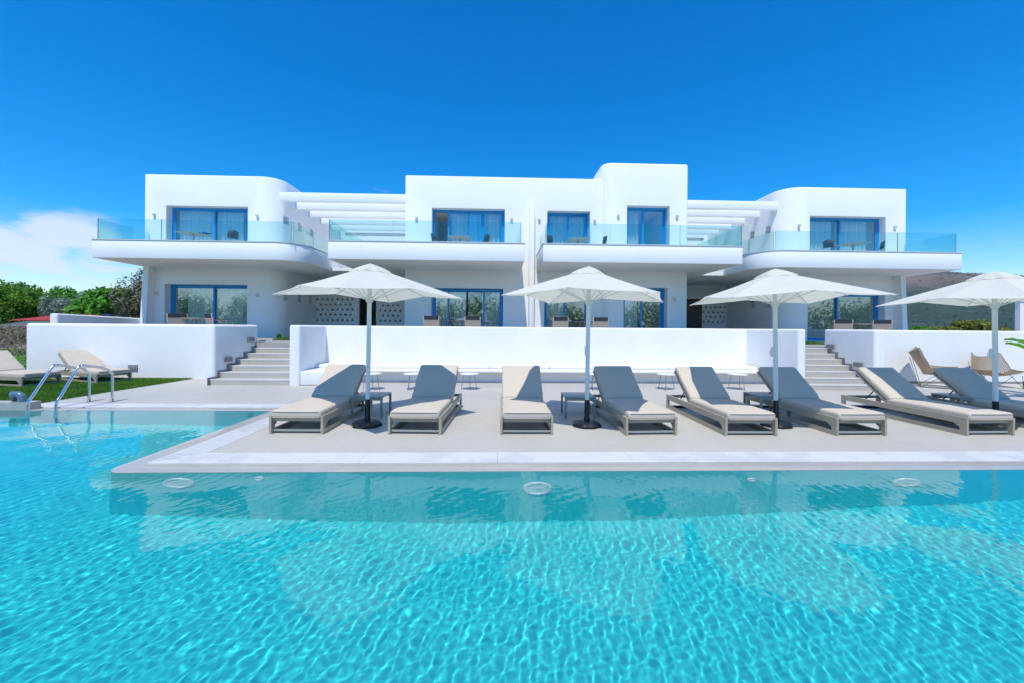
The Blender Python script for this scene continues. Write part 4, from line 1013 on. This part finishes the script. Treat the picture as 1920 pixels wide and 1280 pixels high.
def tree(name, px, pyt, Y, wpx, mat, label, zb=.7, n=9000, size=.14, nl=9, cat='tree', crown_from=.35, group=None, hs_=1.0, flat=1.0, up=.3):
    x = X(px, Y); zt = Z(px, pyt, Y); W_ = wpx / F_PX * Y / 2; H_ = zt - zb
    o = empty(name, (x, Y, zb), label=label, cat=cat)
    if group: o['group'] = group
    lobes = []; limbs = MB()
    rs = max(.05, H_ * .022)
    limbs.tube([(0, 0, 0), (.04 * H_, .02, .2 * H_), (0, .03, .45 * H_), (.02, 0, .75 * H_)], [rs, rs * .8, rs * .6, rs * .25], 8)
    for i in range(nl):
        a = i * 2.399 + rng.random() * .8; rr = W_ * (.25 + .42 * rng.random()); hz = H_ * (crown_from + (1 - crown_from) * (.15 + .55 * rng.random()))
        s = W_ * (.28 + .22 * rng.random()); sz = H_ * (1 - crown_from) * (.20 + .16 * rng.random()) * hs_
        lobes.append((rr * math.cos(a), rr * math.sin(a) * .8, min(hz, H_ - sz), s, s, sz))
        limbs.tube([(0, 0, H_ * .22), (rr * math.cos(a) * .4, rr * math.sin(a) * .4, hz * .55), (rr * math.cos(a), rr * math.sin(a) * .8, hz)], [rs * .5, rs * .35, rs * .12], 6)
    lobes.append((0, 0, H_ - H_ * .22, W_ * .35, W_ * .35, H_ * .2))
    limbs.build('trunk', M['bark'], o, smooth=True)
    leaf_cloud('crown', mat, lobes, n, size, o, flat=flat, up=up)
    return o
tree('broadleaf_tree', 25, 527, 33, 190, M['leaf_mid'], 'big dark green tree with layered branches at the far left edge', n=22000, size=.15, nl=15, crown_from=.08)
tree('broadleaf_tree', 118, 537, 40, 120, M['leaf_green'], 'mid green tree right of the big layered tree', n=13000, size=.17, nl=11, crown_from=.1)
tree('broadleaf_tree', -55, 520, 30, 120, M['leaf_mid'], 'green tree mostly beyond the left frame edge', n=9000, size=.15, nl=9, crown_from=.1)
tree('olive_tree', 112, 556, 30, 66, M['leaf_olive'], 'grey-green olive bush above the red roof', n=7000, size=.11, nl=7, crown_from=.05, flat=.5)
tree('olive_tree', 155, 548, 31, 60, M['leaf_olive'], 'taller grey-green olive bush left of the bright tree', n=7000, size=.11, nl=8, crown_from=.05, flat=.5)
tree('broadleaf_tree', 197, 538, 27, 98, M['leaf_green'], 'bright green large-leaved tree behind the boundary wall', n=7500, size=.24, nl=10, crown_from=.12)
tree('fig_tree', 262, 500, 24, 76, M['leaf_brown'], 'tall sparse brownish tree beside the leftmost villa', n=5000, size=.085, nl=15, crown_from=.15)
tree('olive_tree', 232, 584, 24, 60, M['leaf_olive'], 'low grey-green bush below the brownish tree', n=4500, size=.09, nl=6, crown_from=.05, flat=.5)
tree('round_bush', 1806, 601, 62, 92, M['leaf_yellow'], 'largest yellow-green bush below the hill behind the right wall', zb=.2, n=9000, size=.30, nl=8, crown_from=.0)
tree('round_bush', 1870, 612, 66, 60, M['leaf_yellow'], 'low yellow-green bush right of the rightmost parasol pole', zb=.2, n=5000, size=.28, nl=6, crown_from=.0)
tree('round_bush', 1735, 612, 70, 70, M['leaf_mid'], 'low dark green bush beside the rightmost villa', zb=.2, n=5000, size=.28, nl=6, crown_from=.0)
# brush of dry twigs left of the lawn wall
tw = MB()
for i in range(900):
    px = rng.uniform(-60, 56); Y = rng.uniform(13.5, 20); x = X(px, Y); z0_ = gz(x, Y)
    a = rng.uniform(0, 6.28); l_ = rng.uniform(.12, .5); e_ = Vector((math.cos(a) * l_, math.sin(a) * l_ * .6, l_ * rng.uniform(.05, 1.0)))
    s_ = Vector((x, Y, z0_ + rng.random() * .18)); 
    tw.tube([s_, s_ + e_ * .5 + Vector((0, 0, .04)), s_ + e_], [.010, .008, .003], 4, caps=False)
tw.build('dry_brush', M['twig'], kind='stuff')
leaf_cloud('dry_undergrowth', M['leaf_brown'], [(X(px, Y), Y, gz(X(px, Y), Y) + .1, .7, .6, h) for px, Y, h in [(10, 16, .2), (40, 16, .22), (-10, 17, .25), (25, 18, .3), (0, 15.5, .2), (50, 17, .2)]], 9000, .05, kind='stuff')
leaf_cloud('low_weeds', M['leaf_green'], [(X(px, Y), Y, gz(X(px, Y), Y) + .02, .45, .4, .15) for px, Y in [(35, 13.2), (20, 14), (45, 12.6)]], 1800, .05, kind='stuff')
# sheds
def shed(name, label, px0, px1, pyr, pye, Y, Dp, mat, wallmat='redroof'):
    xa_, xb_ = X(px0, Y), X(px1, Y); ze = Z(px0, pye, Y); zr = Z(px0, pyr, Y + Dp)
    o = empty(name, ((xa_ + xb_) / 2, Y, .7), label=label, cat='shed'); r = MB(); nn = int((xb_ - xa_) / .09); vs = []; fs = []
    for i in range(nn + 1):
        x = xa_ + (xb_ - xa_) * i / nn; o_ = .025 * (i % 2)
        vs += [(x, Y, ze + o_), (x, Y + Dp, zr + o_)]
    for i in range(nn): fs.append((2 * i, 2 * i + 2, 2 * i + 3, 2 * i + 1))
    r.add(vs, fs); me = r.mesh('roof'); me.transform(Matrix.Translation(-o.location)); rf = link('roof', me, M[mat], o)
    ms_ = rf.modifiers.new('s', 'SOLIDIFY'); ms_.thickness = .02
    rel(o, MB().box(xa_ + .1, xb_ - .1, Y + .15, Y + Dp - .1, .3, ze - .03)).build('wall', M['bark'], o)
    return o
shed('shed', 'low shed with red corrugated roof left of the boundary wall', 18, 96, 590, 601, 23, 2.6, 'redroof')
shed('shed', 'shed with tilted grey-green corrugated roof at the far left edge', -60, 36, 602, 617, 20, 2.4, 'darkroof')
shed('shed', 'front shed with bright red roof behind the lawn wall corner', 37, 96, 602, 614, 19.4, 2.2, 'redroof')
shed('shed', 'distant red roof strip above the boundary wall', 143, 182, 588.5, 593, 25.5, 1.5, 'redroof')
o = MB().box(X(184, 26), X(202, 26), 26, 26.8, Z(190, 592, 26), Z(190, 588.5, 26) ).build('solar_panel', M['solar'], label='small blue panel above the boundary wall below the bright tree', cat='panel')
MB().box(X(184, 26)+.1, X(184, 26) + .2, 26.2, 26.3, .5, Z(190, 592, 26)-.001).box(X(202, 26) -.2, X(202, 26) - .1, 26.2, 26.3, .5, Z(190, 592, 26)-.001).build('post', M['bark'], o)
# yellow bag on the lawn edge
p = on_z(42, 703); b = MB(); b.lathe([(.0, 0.01), (.11, .012), (.14, .06), (.10, .12), (.03, .15), (.0, .15)], 12, Matrix.Translation((p.x, p.y, 0)))
b.build('yellow_bag', M['yellow'], smooth=True, label='small yellow bag at the left foot of the lawn wall', cat='bag')

# banana plant at the right edge
bp_ = empty('banana_plant', (0, 0, 0), label='bright green banana plant leaves at the right frame edge', cat='plant')
p = on_z(1990, 745); 
MB().tube([(p.x, p.y, 0), (p.x, p.y, .5), (p.x - .02, p.y, .9)], [.07, .06, .04], 10).build('trunk', M['leaf_banana'], bp_, smooth=True)
def banana_leaf(tipdx, tipdy, z0_, rise, droop, wid, ln):
    vs = []; fs = []; nn = 16; d = Vector((tipdx, tipdy, 0)).normalized(); sd = Vector((-d.y, d.x, 0))
    for i in range(nn + 1):
        t = i / nn; c_ = Vector((p.x - .02, p.y, z0_)) + d * (ln * t) + Vector((0, 0, rise * t - droop * t * t)); wv = wid * (math.sin(math.pi * min(1, t * .95 + .05)) ** .6) if t > .12 else .015
        if i in (6, 9, 12): wv *= .72
        for s in (-1, 0, 1): vs.append(c_ + sd * wv * s + Vector((0, 0, .05 * abs(s) * (1 if wv > .03 else 0) + .01 * math.sin(i * 2.1) * s)))
    for i in range(nn):
        for s in (0, 1): a = 3 * i + s; fs.append((a, a + 1, a + 4, a + 3))
    b = MB(); b.add(vs, fs); b.build('leaf', M['leaf_banana'], bp_, smooth=True)
for args in [(-1, -.25, .55, 1.0, .75, .13, 1.05), (-1, .3, .5, 1.2, .55, .14, .95), (-.6, -1, .5, .9, 1.0, .14, .95), (-1, 0, .25, .7, .75, .13, .85), (.5, -.8, .6, 1.2, .9, .15, 1.0), (1, .4, .6, 1.2, .8, .15, 1.1), (0, 1, .6, 1.3, .7, .14, 1.0)]: banana_leaf(*args)

# ------------------------------------------------------------------ terrace furniture
def make_armchair():
    o = empty('terrace_chair', (0, 0, 0))       # faces +y, back towards the pool
    for s in (-1, 1):
        f = MB(); xx = s * .27
        f.tube([(xx, .24, 0), (xx, .24, .62), (xx, .20, .645), (xx, -.22, .645)], .014, 6); f.tube([(xx, -.24, 0), (xx, -.22, .42), (xx, -.30, .86)], .014, 6); f.tube([(xx, .24, .42), (xx, -.22, .42)], .012, 6)
        f.build('side_frame', M['taupe'], o, smooth=True)
        MB().rbox(xx - .025, xx + .025, -.22, .25, .655, .675, .006, 1).build('armrest', M['bark'], o)
    b = MB(); b.box(-.255, .255, -.21, .24, .405, .425); b.build('seat', M['taupe'], o)
    T = Matrix.Translation((0, -.225, .43)) @ Matrix.Rotation(R(10), 4, 'X')
    b = MB(); b.box(-.255, .255, -.012, .012, .03, .30, T); k = b.build('backrest', M['taupe'], o)
    MB().box(-.258, .258, -.016, .016, .301, .44, T).build('head_band', M['charcoal'], o)
    return o
ac = make_armchair(); first = True
def tbl(name='terrace_table'):
    o = empty(name, (0, 0, 0)); MB().rbox(-.38, .38, -.38, .38, .695, .72, .006, 1).build('table_top', M['taupe'], o)
    for s in (-1, 1): MB().tube([(s * .05, -.05, .694), (s * .30, -.28, 0.01)], .016, 6).tube([(s * .05, .05, .694), (s * .30, .28, .01)], .016, 6).build('leg', M['taupe'], o)
    return o
tb = tbl(); tfirst = True
def chair_at(px, Y, rz, label, z=TZ, group='taupe terrace chairs'):
    global first
    o = ac if first else copy_tree(ac); first = False; o.location = (X(px, Y), Y, z); o.rotation_euler.z = R(rz); o['label'] = label; o['category'] = 'chair'; o['group'] = group
def table_at(px, Y, label, z=TZ):
    global tfirst
    o = tb if tfirst else copy_tree(tb); tfirst = False; o.location = (X(px, Y), Y, z); o['label'] = label; o['category'] = 'table'; o['group'] = 'terrace tables'
Yc = 15.0
chair_at(333, Yc, 35, 'dark-topped chair left of the table before the leftmost villa door'); chair_at(408, Yc, -35, 'dark-topped chair right of the table before the leftmost villa door'); table_at(368, Yc + .2, 'wooden-legged table before the leftmost villa\'s ground floor door')
chair_at(811, Yc, 0, 'beige chair left of the table before the centre villa\'s wide door'); chair_at(887, Yc, 0, 'beige chair right of the table before the centre villa\'s wide door'); table_at(850, Yc + .6, 'table before the centre villa\'s wide ground floor door')
chair_at(1049, Yc, 0, 'beige chair left of the second parasol pole, before the tower\'s neighbour door'); chair_at(1123, Yc, 0, 'beige chair right of the second parasol pole before the tower'); table_at(1092, Yc + .6, 'table behind the second parasol pole on the terrace')
chair_at(1578, Yc + .2, -30, 'beige chair left of the table before the rightmost villa'); chair_at(1650, Yc + .2, -30, 'beige chair right of the table before the rightmost villa'); table_at(1612, Yc + .6, 'table before the rightmost villa\'s ground floor door')
# balcony furniture
def make_bistro():
    o = empty('balcony_chair', (0, 0, 0))
    b = MB(); b.rbox(-.22, .22, -.22, .22, .44, .455, .006, 1); b.build('seat', M['charcoal'], o)
    vs = []; fs = []
    for i in range(9):
        a = R(-50 + 100 * i / 8)
        for j, z in enumerate((.60, .92)): vs.append((.25 * math.sin(a), -.22 * math.cos(a) - (.05 if j else 0), z - (.06 * abs(a) if j else 0)))
    for i in range(8): fs.append((2 * i, 2 * i + 2, 2 * i + 3, 2 * i + 1))
    b = MB(); b.add(vs, fs); k = b.build('backrest', M['charcoal'], o, smooth=True); k.modifiers.new('s', 'SOLIDIFY').thickness = .015
    for s in (-1, 1):
        for t in (-1, 1): MB().tube([(s * .2, t * .2, .44), (s * .23, t * .23, 0)], .010, 6).build('leg', M['lampgrey'], o)
        MB().tube([(s * .19, -.19, .44), (s * .2, -.2, .66)], .009, 6).build('back_post', M['lampgrey'], o)
    return o
bc = make_bistro(); bt = empty('balcony_table', (0, 0, 0)); MB().rbox(-.42, .42, -.42, .42, .79, .81, .006, 1).build('table_top', M['tabletop'], bt); MB().tube([(0, 0, .02), (0, 0, .788)], .03, 8).lathe([(.25, 0), (.25, .015), (.04, .03)], 16).build('leg', M['lampgrey'], bt)
first2 = True
for (pxs, pt, who) in [((None, 431), 362, 'the leftmost villa'), ((820, 904), 861, 'the centre villa\'s wide upper door'), ((1036, 1124), 1082, 'the tower\'s neighbour upper door'), ((1556, 1642), 1598, 'the rightmost villa')]:
    Yb = 15.6
    for i, px in enumerate(pxs):
        if px is None: continue
        o = bc if first2 else copy_tree(bc); o.location = (X(px, Yb), Yb, UZ + .002); o.rotation_euler.z = R(-60 if i == 0 else 60); o['label'] = 'dark balcony chair %s of the table at %s' % (('left', 'right')[i], who); o['category'] = 'chair'; o['group'] = 'dark balcony chairs'
        o2 = bt if first2 else copy_tree(bt)
        if i == 1 or len(pxs) == 1 or (pxs[0] is None): o2.location = (X(pt, Yb + .1), Yb + .1, UZ + .002); o2['label'] = 'square table on the balcony at %s' % who; o2['category'] = 'table'; o2['group'] = 'balcony tables'
        elif first2: pass
        else:
            for ch_ in list(o2.children): bpy.data.objects.remove(ch_)
            bpy.data.objects.remove(o2)
        first2 = False
# towel over the left balcony table
b = MB(); xq_ = X(377, 15.65); zq = UZ + .815
vs = []; fs = []
for i in range(9):
    for j in range(7):
        u, v_ = i / 8, j / 6; vs.append((xq_ - .25 + .5 * u, 15.45 + .45 * v_, zq + .02 + .05 * abs(math.sin(u * 5 + v_ * 3)) - (.22 * max(0, .3 - v_) if v_ < .3 else 0)))
for i in range(8):
    for j in range(6): a = i * 7 + j; fs.append((a, a + 7, a + 8, a + 1))
b.add(vs, fs); tw_ = b.build('towel', M['towel'], smooth=True, label='crumpled blue towel on the leftmost balcony table', cat='towel'); tw_.modifiers.new('s', 'SOLIDIFY').thickness = .012

# leaves round the small plant at the stair head
px_, py_ = on_y(523, 628, 14.2), 0
bpy.data.objects.remove(pl)
leaf_cloud('small_plant', M['leaf_mid'], [(X(523, 14.2), 14.2, TZ + .12, .07, .07, .09)], 160, .035, label='tiny dark green plant at the top of the first stairs', cat='plant')

# ------------------------------------------------------------------ hill at the right and the wood behind the camera
def hillmat():
    mt, nt, b, out = nodes('scrub_hill'); L = nt.links.new
    tc = N(nt, 'ShaderNodeTexCoord'); geo = N(nt, 'ShaderNodeSeparateXYZ'); L(tc.outputs['Object'], geo.inputs[0])
    n1 = N(nt, 'ShaderNodeTexNoise', i_Scale=.010, i_Detail=8, i_Roughness=.62); L(tc.outputs['Object'], n1.inputs['Vector'])
    n2 = N(nt, 'ShaderNodeTexNoise', i_Scale=.09, i_Detail=6, i_Roughness=.75); L(tc.outputs['Object'], n2.inputs['Vector'])
    zf_ = N(nt, 'ShaderNodeMapRange'); zf_.inputs['From Min'].default_value = 75; zf_.inputs['From Max'].default_value = 150; L(geo.outputs[2], zf_.inputs['Value'])
    ad = N(nt, 'ShaderNodeMath', operation='ADD'); L(zf_.outputs[0], ad.inputs[0]); sb = N(nt, 'ShaderNodeMath', operation='MULTIPLY_ADD', i_1=2.4, i_2=-1.35); L(n1.outputs['Fac'], sb.inputs[0]); L(sb.outputs[0], ad.inputs[1]); ad.use_clamp = True
    soil = N(nt, 'ShaderNodeMixRGB', i_Color1=(.14, .095, .07, 1), i_Color2=(.24, .18, .14, 1)); L(n2.outputs['Fac'], soil.inputs['Fac'])
    rp = N(nt, 'ShaderNodeValToRGB'); e = rp.color_ramp.elements; e[0].position = .42; e[0].color = (.010, .036, .018, 1); e[1].position = .60; e[1].color = (.028, .062, .026, 1); e2 = rp.color_ramp.elements.new(.70); e2.color = (.12, .12, .095, 1); L(n2.outputs['Fac'], rp.inputs['Fac'])
    mx = N(nt, 'ShaderNodeMixRGB'); L(ad.outputs[0], mx.inputs['Fac']); L(rp.outputs['Color'], mx.inputs['Color1']); L(soil.outputs['Color'], mx.inputs['Color2']); L(mx.outputs['Color'], b.inputs['Base Color']); b.inputs['Roughness'].default_value = .95; bp = N(nt, 'ShaderNodeBump', i_Strength=.9, i_Distance=6.0); L(n2.outputs['Fac'], bp.inputs['Height']); L(bp.outputs['Normal'], b.inputs['Normal'])
    return mt
M['hill'] = hillmat()
nxh, nyh = 220, 150; hx = np.linspace(450, 2600, nxh); hy = np.linspace(500, 2200, nyh); HX, HY = np.meshgrid(hx, hy)
def gau(cx_, cy_, sx_, sy_, h): return h * np.exp(-((HX - cx_) / sx_) ** 2 - ((HY - cy_) / sy_) ** 2)
HZ = gau(1330, 1180, 480, 420, 150) + gau(760, 1300, 500, 420, 95) + gau(2100, 1500, 600, 500, 120)
nz = np.zeros_like(HZ)
for i in range(60):
    k = 2 * math.pi / (30 * 10 ** (rng.random() * 1.3)); th = rng.random() * 6.28; nz += (1.0 / k) * .012 * np.sin(k * (HX * math.cos(th) + HY * math.sin(th)) + rng.random() * 6.28)
HZ = HZ + nz * np.clip(HZ / 60, 0, 1) * 1.6 - 6; HZ[0, :] = -8; HZ[:, 0] = -8
v = np.stack([HX, HY, HZ], -1).reshape(-1, 3); idx = np.arange(nxh * nyh).reshape(nyh, nxh); q = np.stack([idx[:-1, :-1], idx[:-1, 1:], idx[1:, 1:], idx[1:, :-1]], -1).reshape(-1, 4)
me = bpy.data.meshes.new('hill'); me.from_pydata(v.tolist(), [], q.tolist()); me.update(); link('hill', me, M['hill'], smooth=True, kind='structure')
# scrub on the hill: clumps one sees as dots
ns = 7500; sxs = rng.uniform(700, 2300, ns); sys_ = rng.uniform(620, 1400, ns)
lob = []
for a, b_ in zip(sxs, sys_):
    i = int((a - hx[0]) / (hx[1] - hx[0])); j = int((b_ - hy[0]) / (hy[1] - hy[0])); z = HZ[j, i]
    if z > 2: r_ = rng.uniform(1.0, 3.0); lob.append((a, b_, z + r_ * .5, r_, r_, r_ * .9))
leaf_cloud('hill_scrub', leafmat('hill_scrub_leaves', (.012, .045, .018), (.03, .08, .025), .1), lob, len(lob) * 14, 1.0, kind='stuff')
# wood behind the photographer, seen only as reflections
lob = [(x, -38 + rng.uniform(-4, 4), 1.2 + rng.uniform(0, 1.6), 3.6, 3, 3.0 + rng.uniform(0, 1.8)) for x in np.arange(-70, 75, 3.4)]
leaf_cloud('wood', M['leaf_green'], lob, 60000, .26, kind='stuff')
for o in bpy.data.objects:
    if o.type == 'MESH' and (o.parent and o.parent.name.startswith(('pool_lamp', 'pool_ladder'))): o.cycles.is_caustics_receiver = True

# ------------------------------------------------------------------ air
hzm = bpy.data.materials.new('haze'); hzm.use_nodes = True; ht = hzm.node_tree; ht.nodes.clear()
ho = ht.nodes.new('ShaderNodeOutputMaterial'); pv = ht.nodes.new('ShaderNodeVolumePrincipled'); pv.inputs['Color'].default_value = (.62, .78, 1, 1); pv.inputs['Density'].default_value = .00006; pv.inputs['Anisotropy'].default_value = 0
ht.links.new(pv.outputs[0], ho.inputs['Volume'])
MB().box(-700, 2700, -120, 2300, -12, 190).build('haze', hzm, kind='stuff')
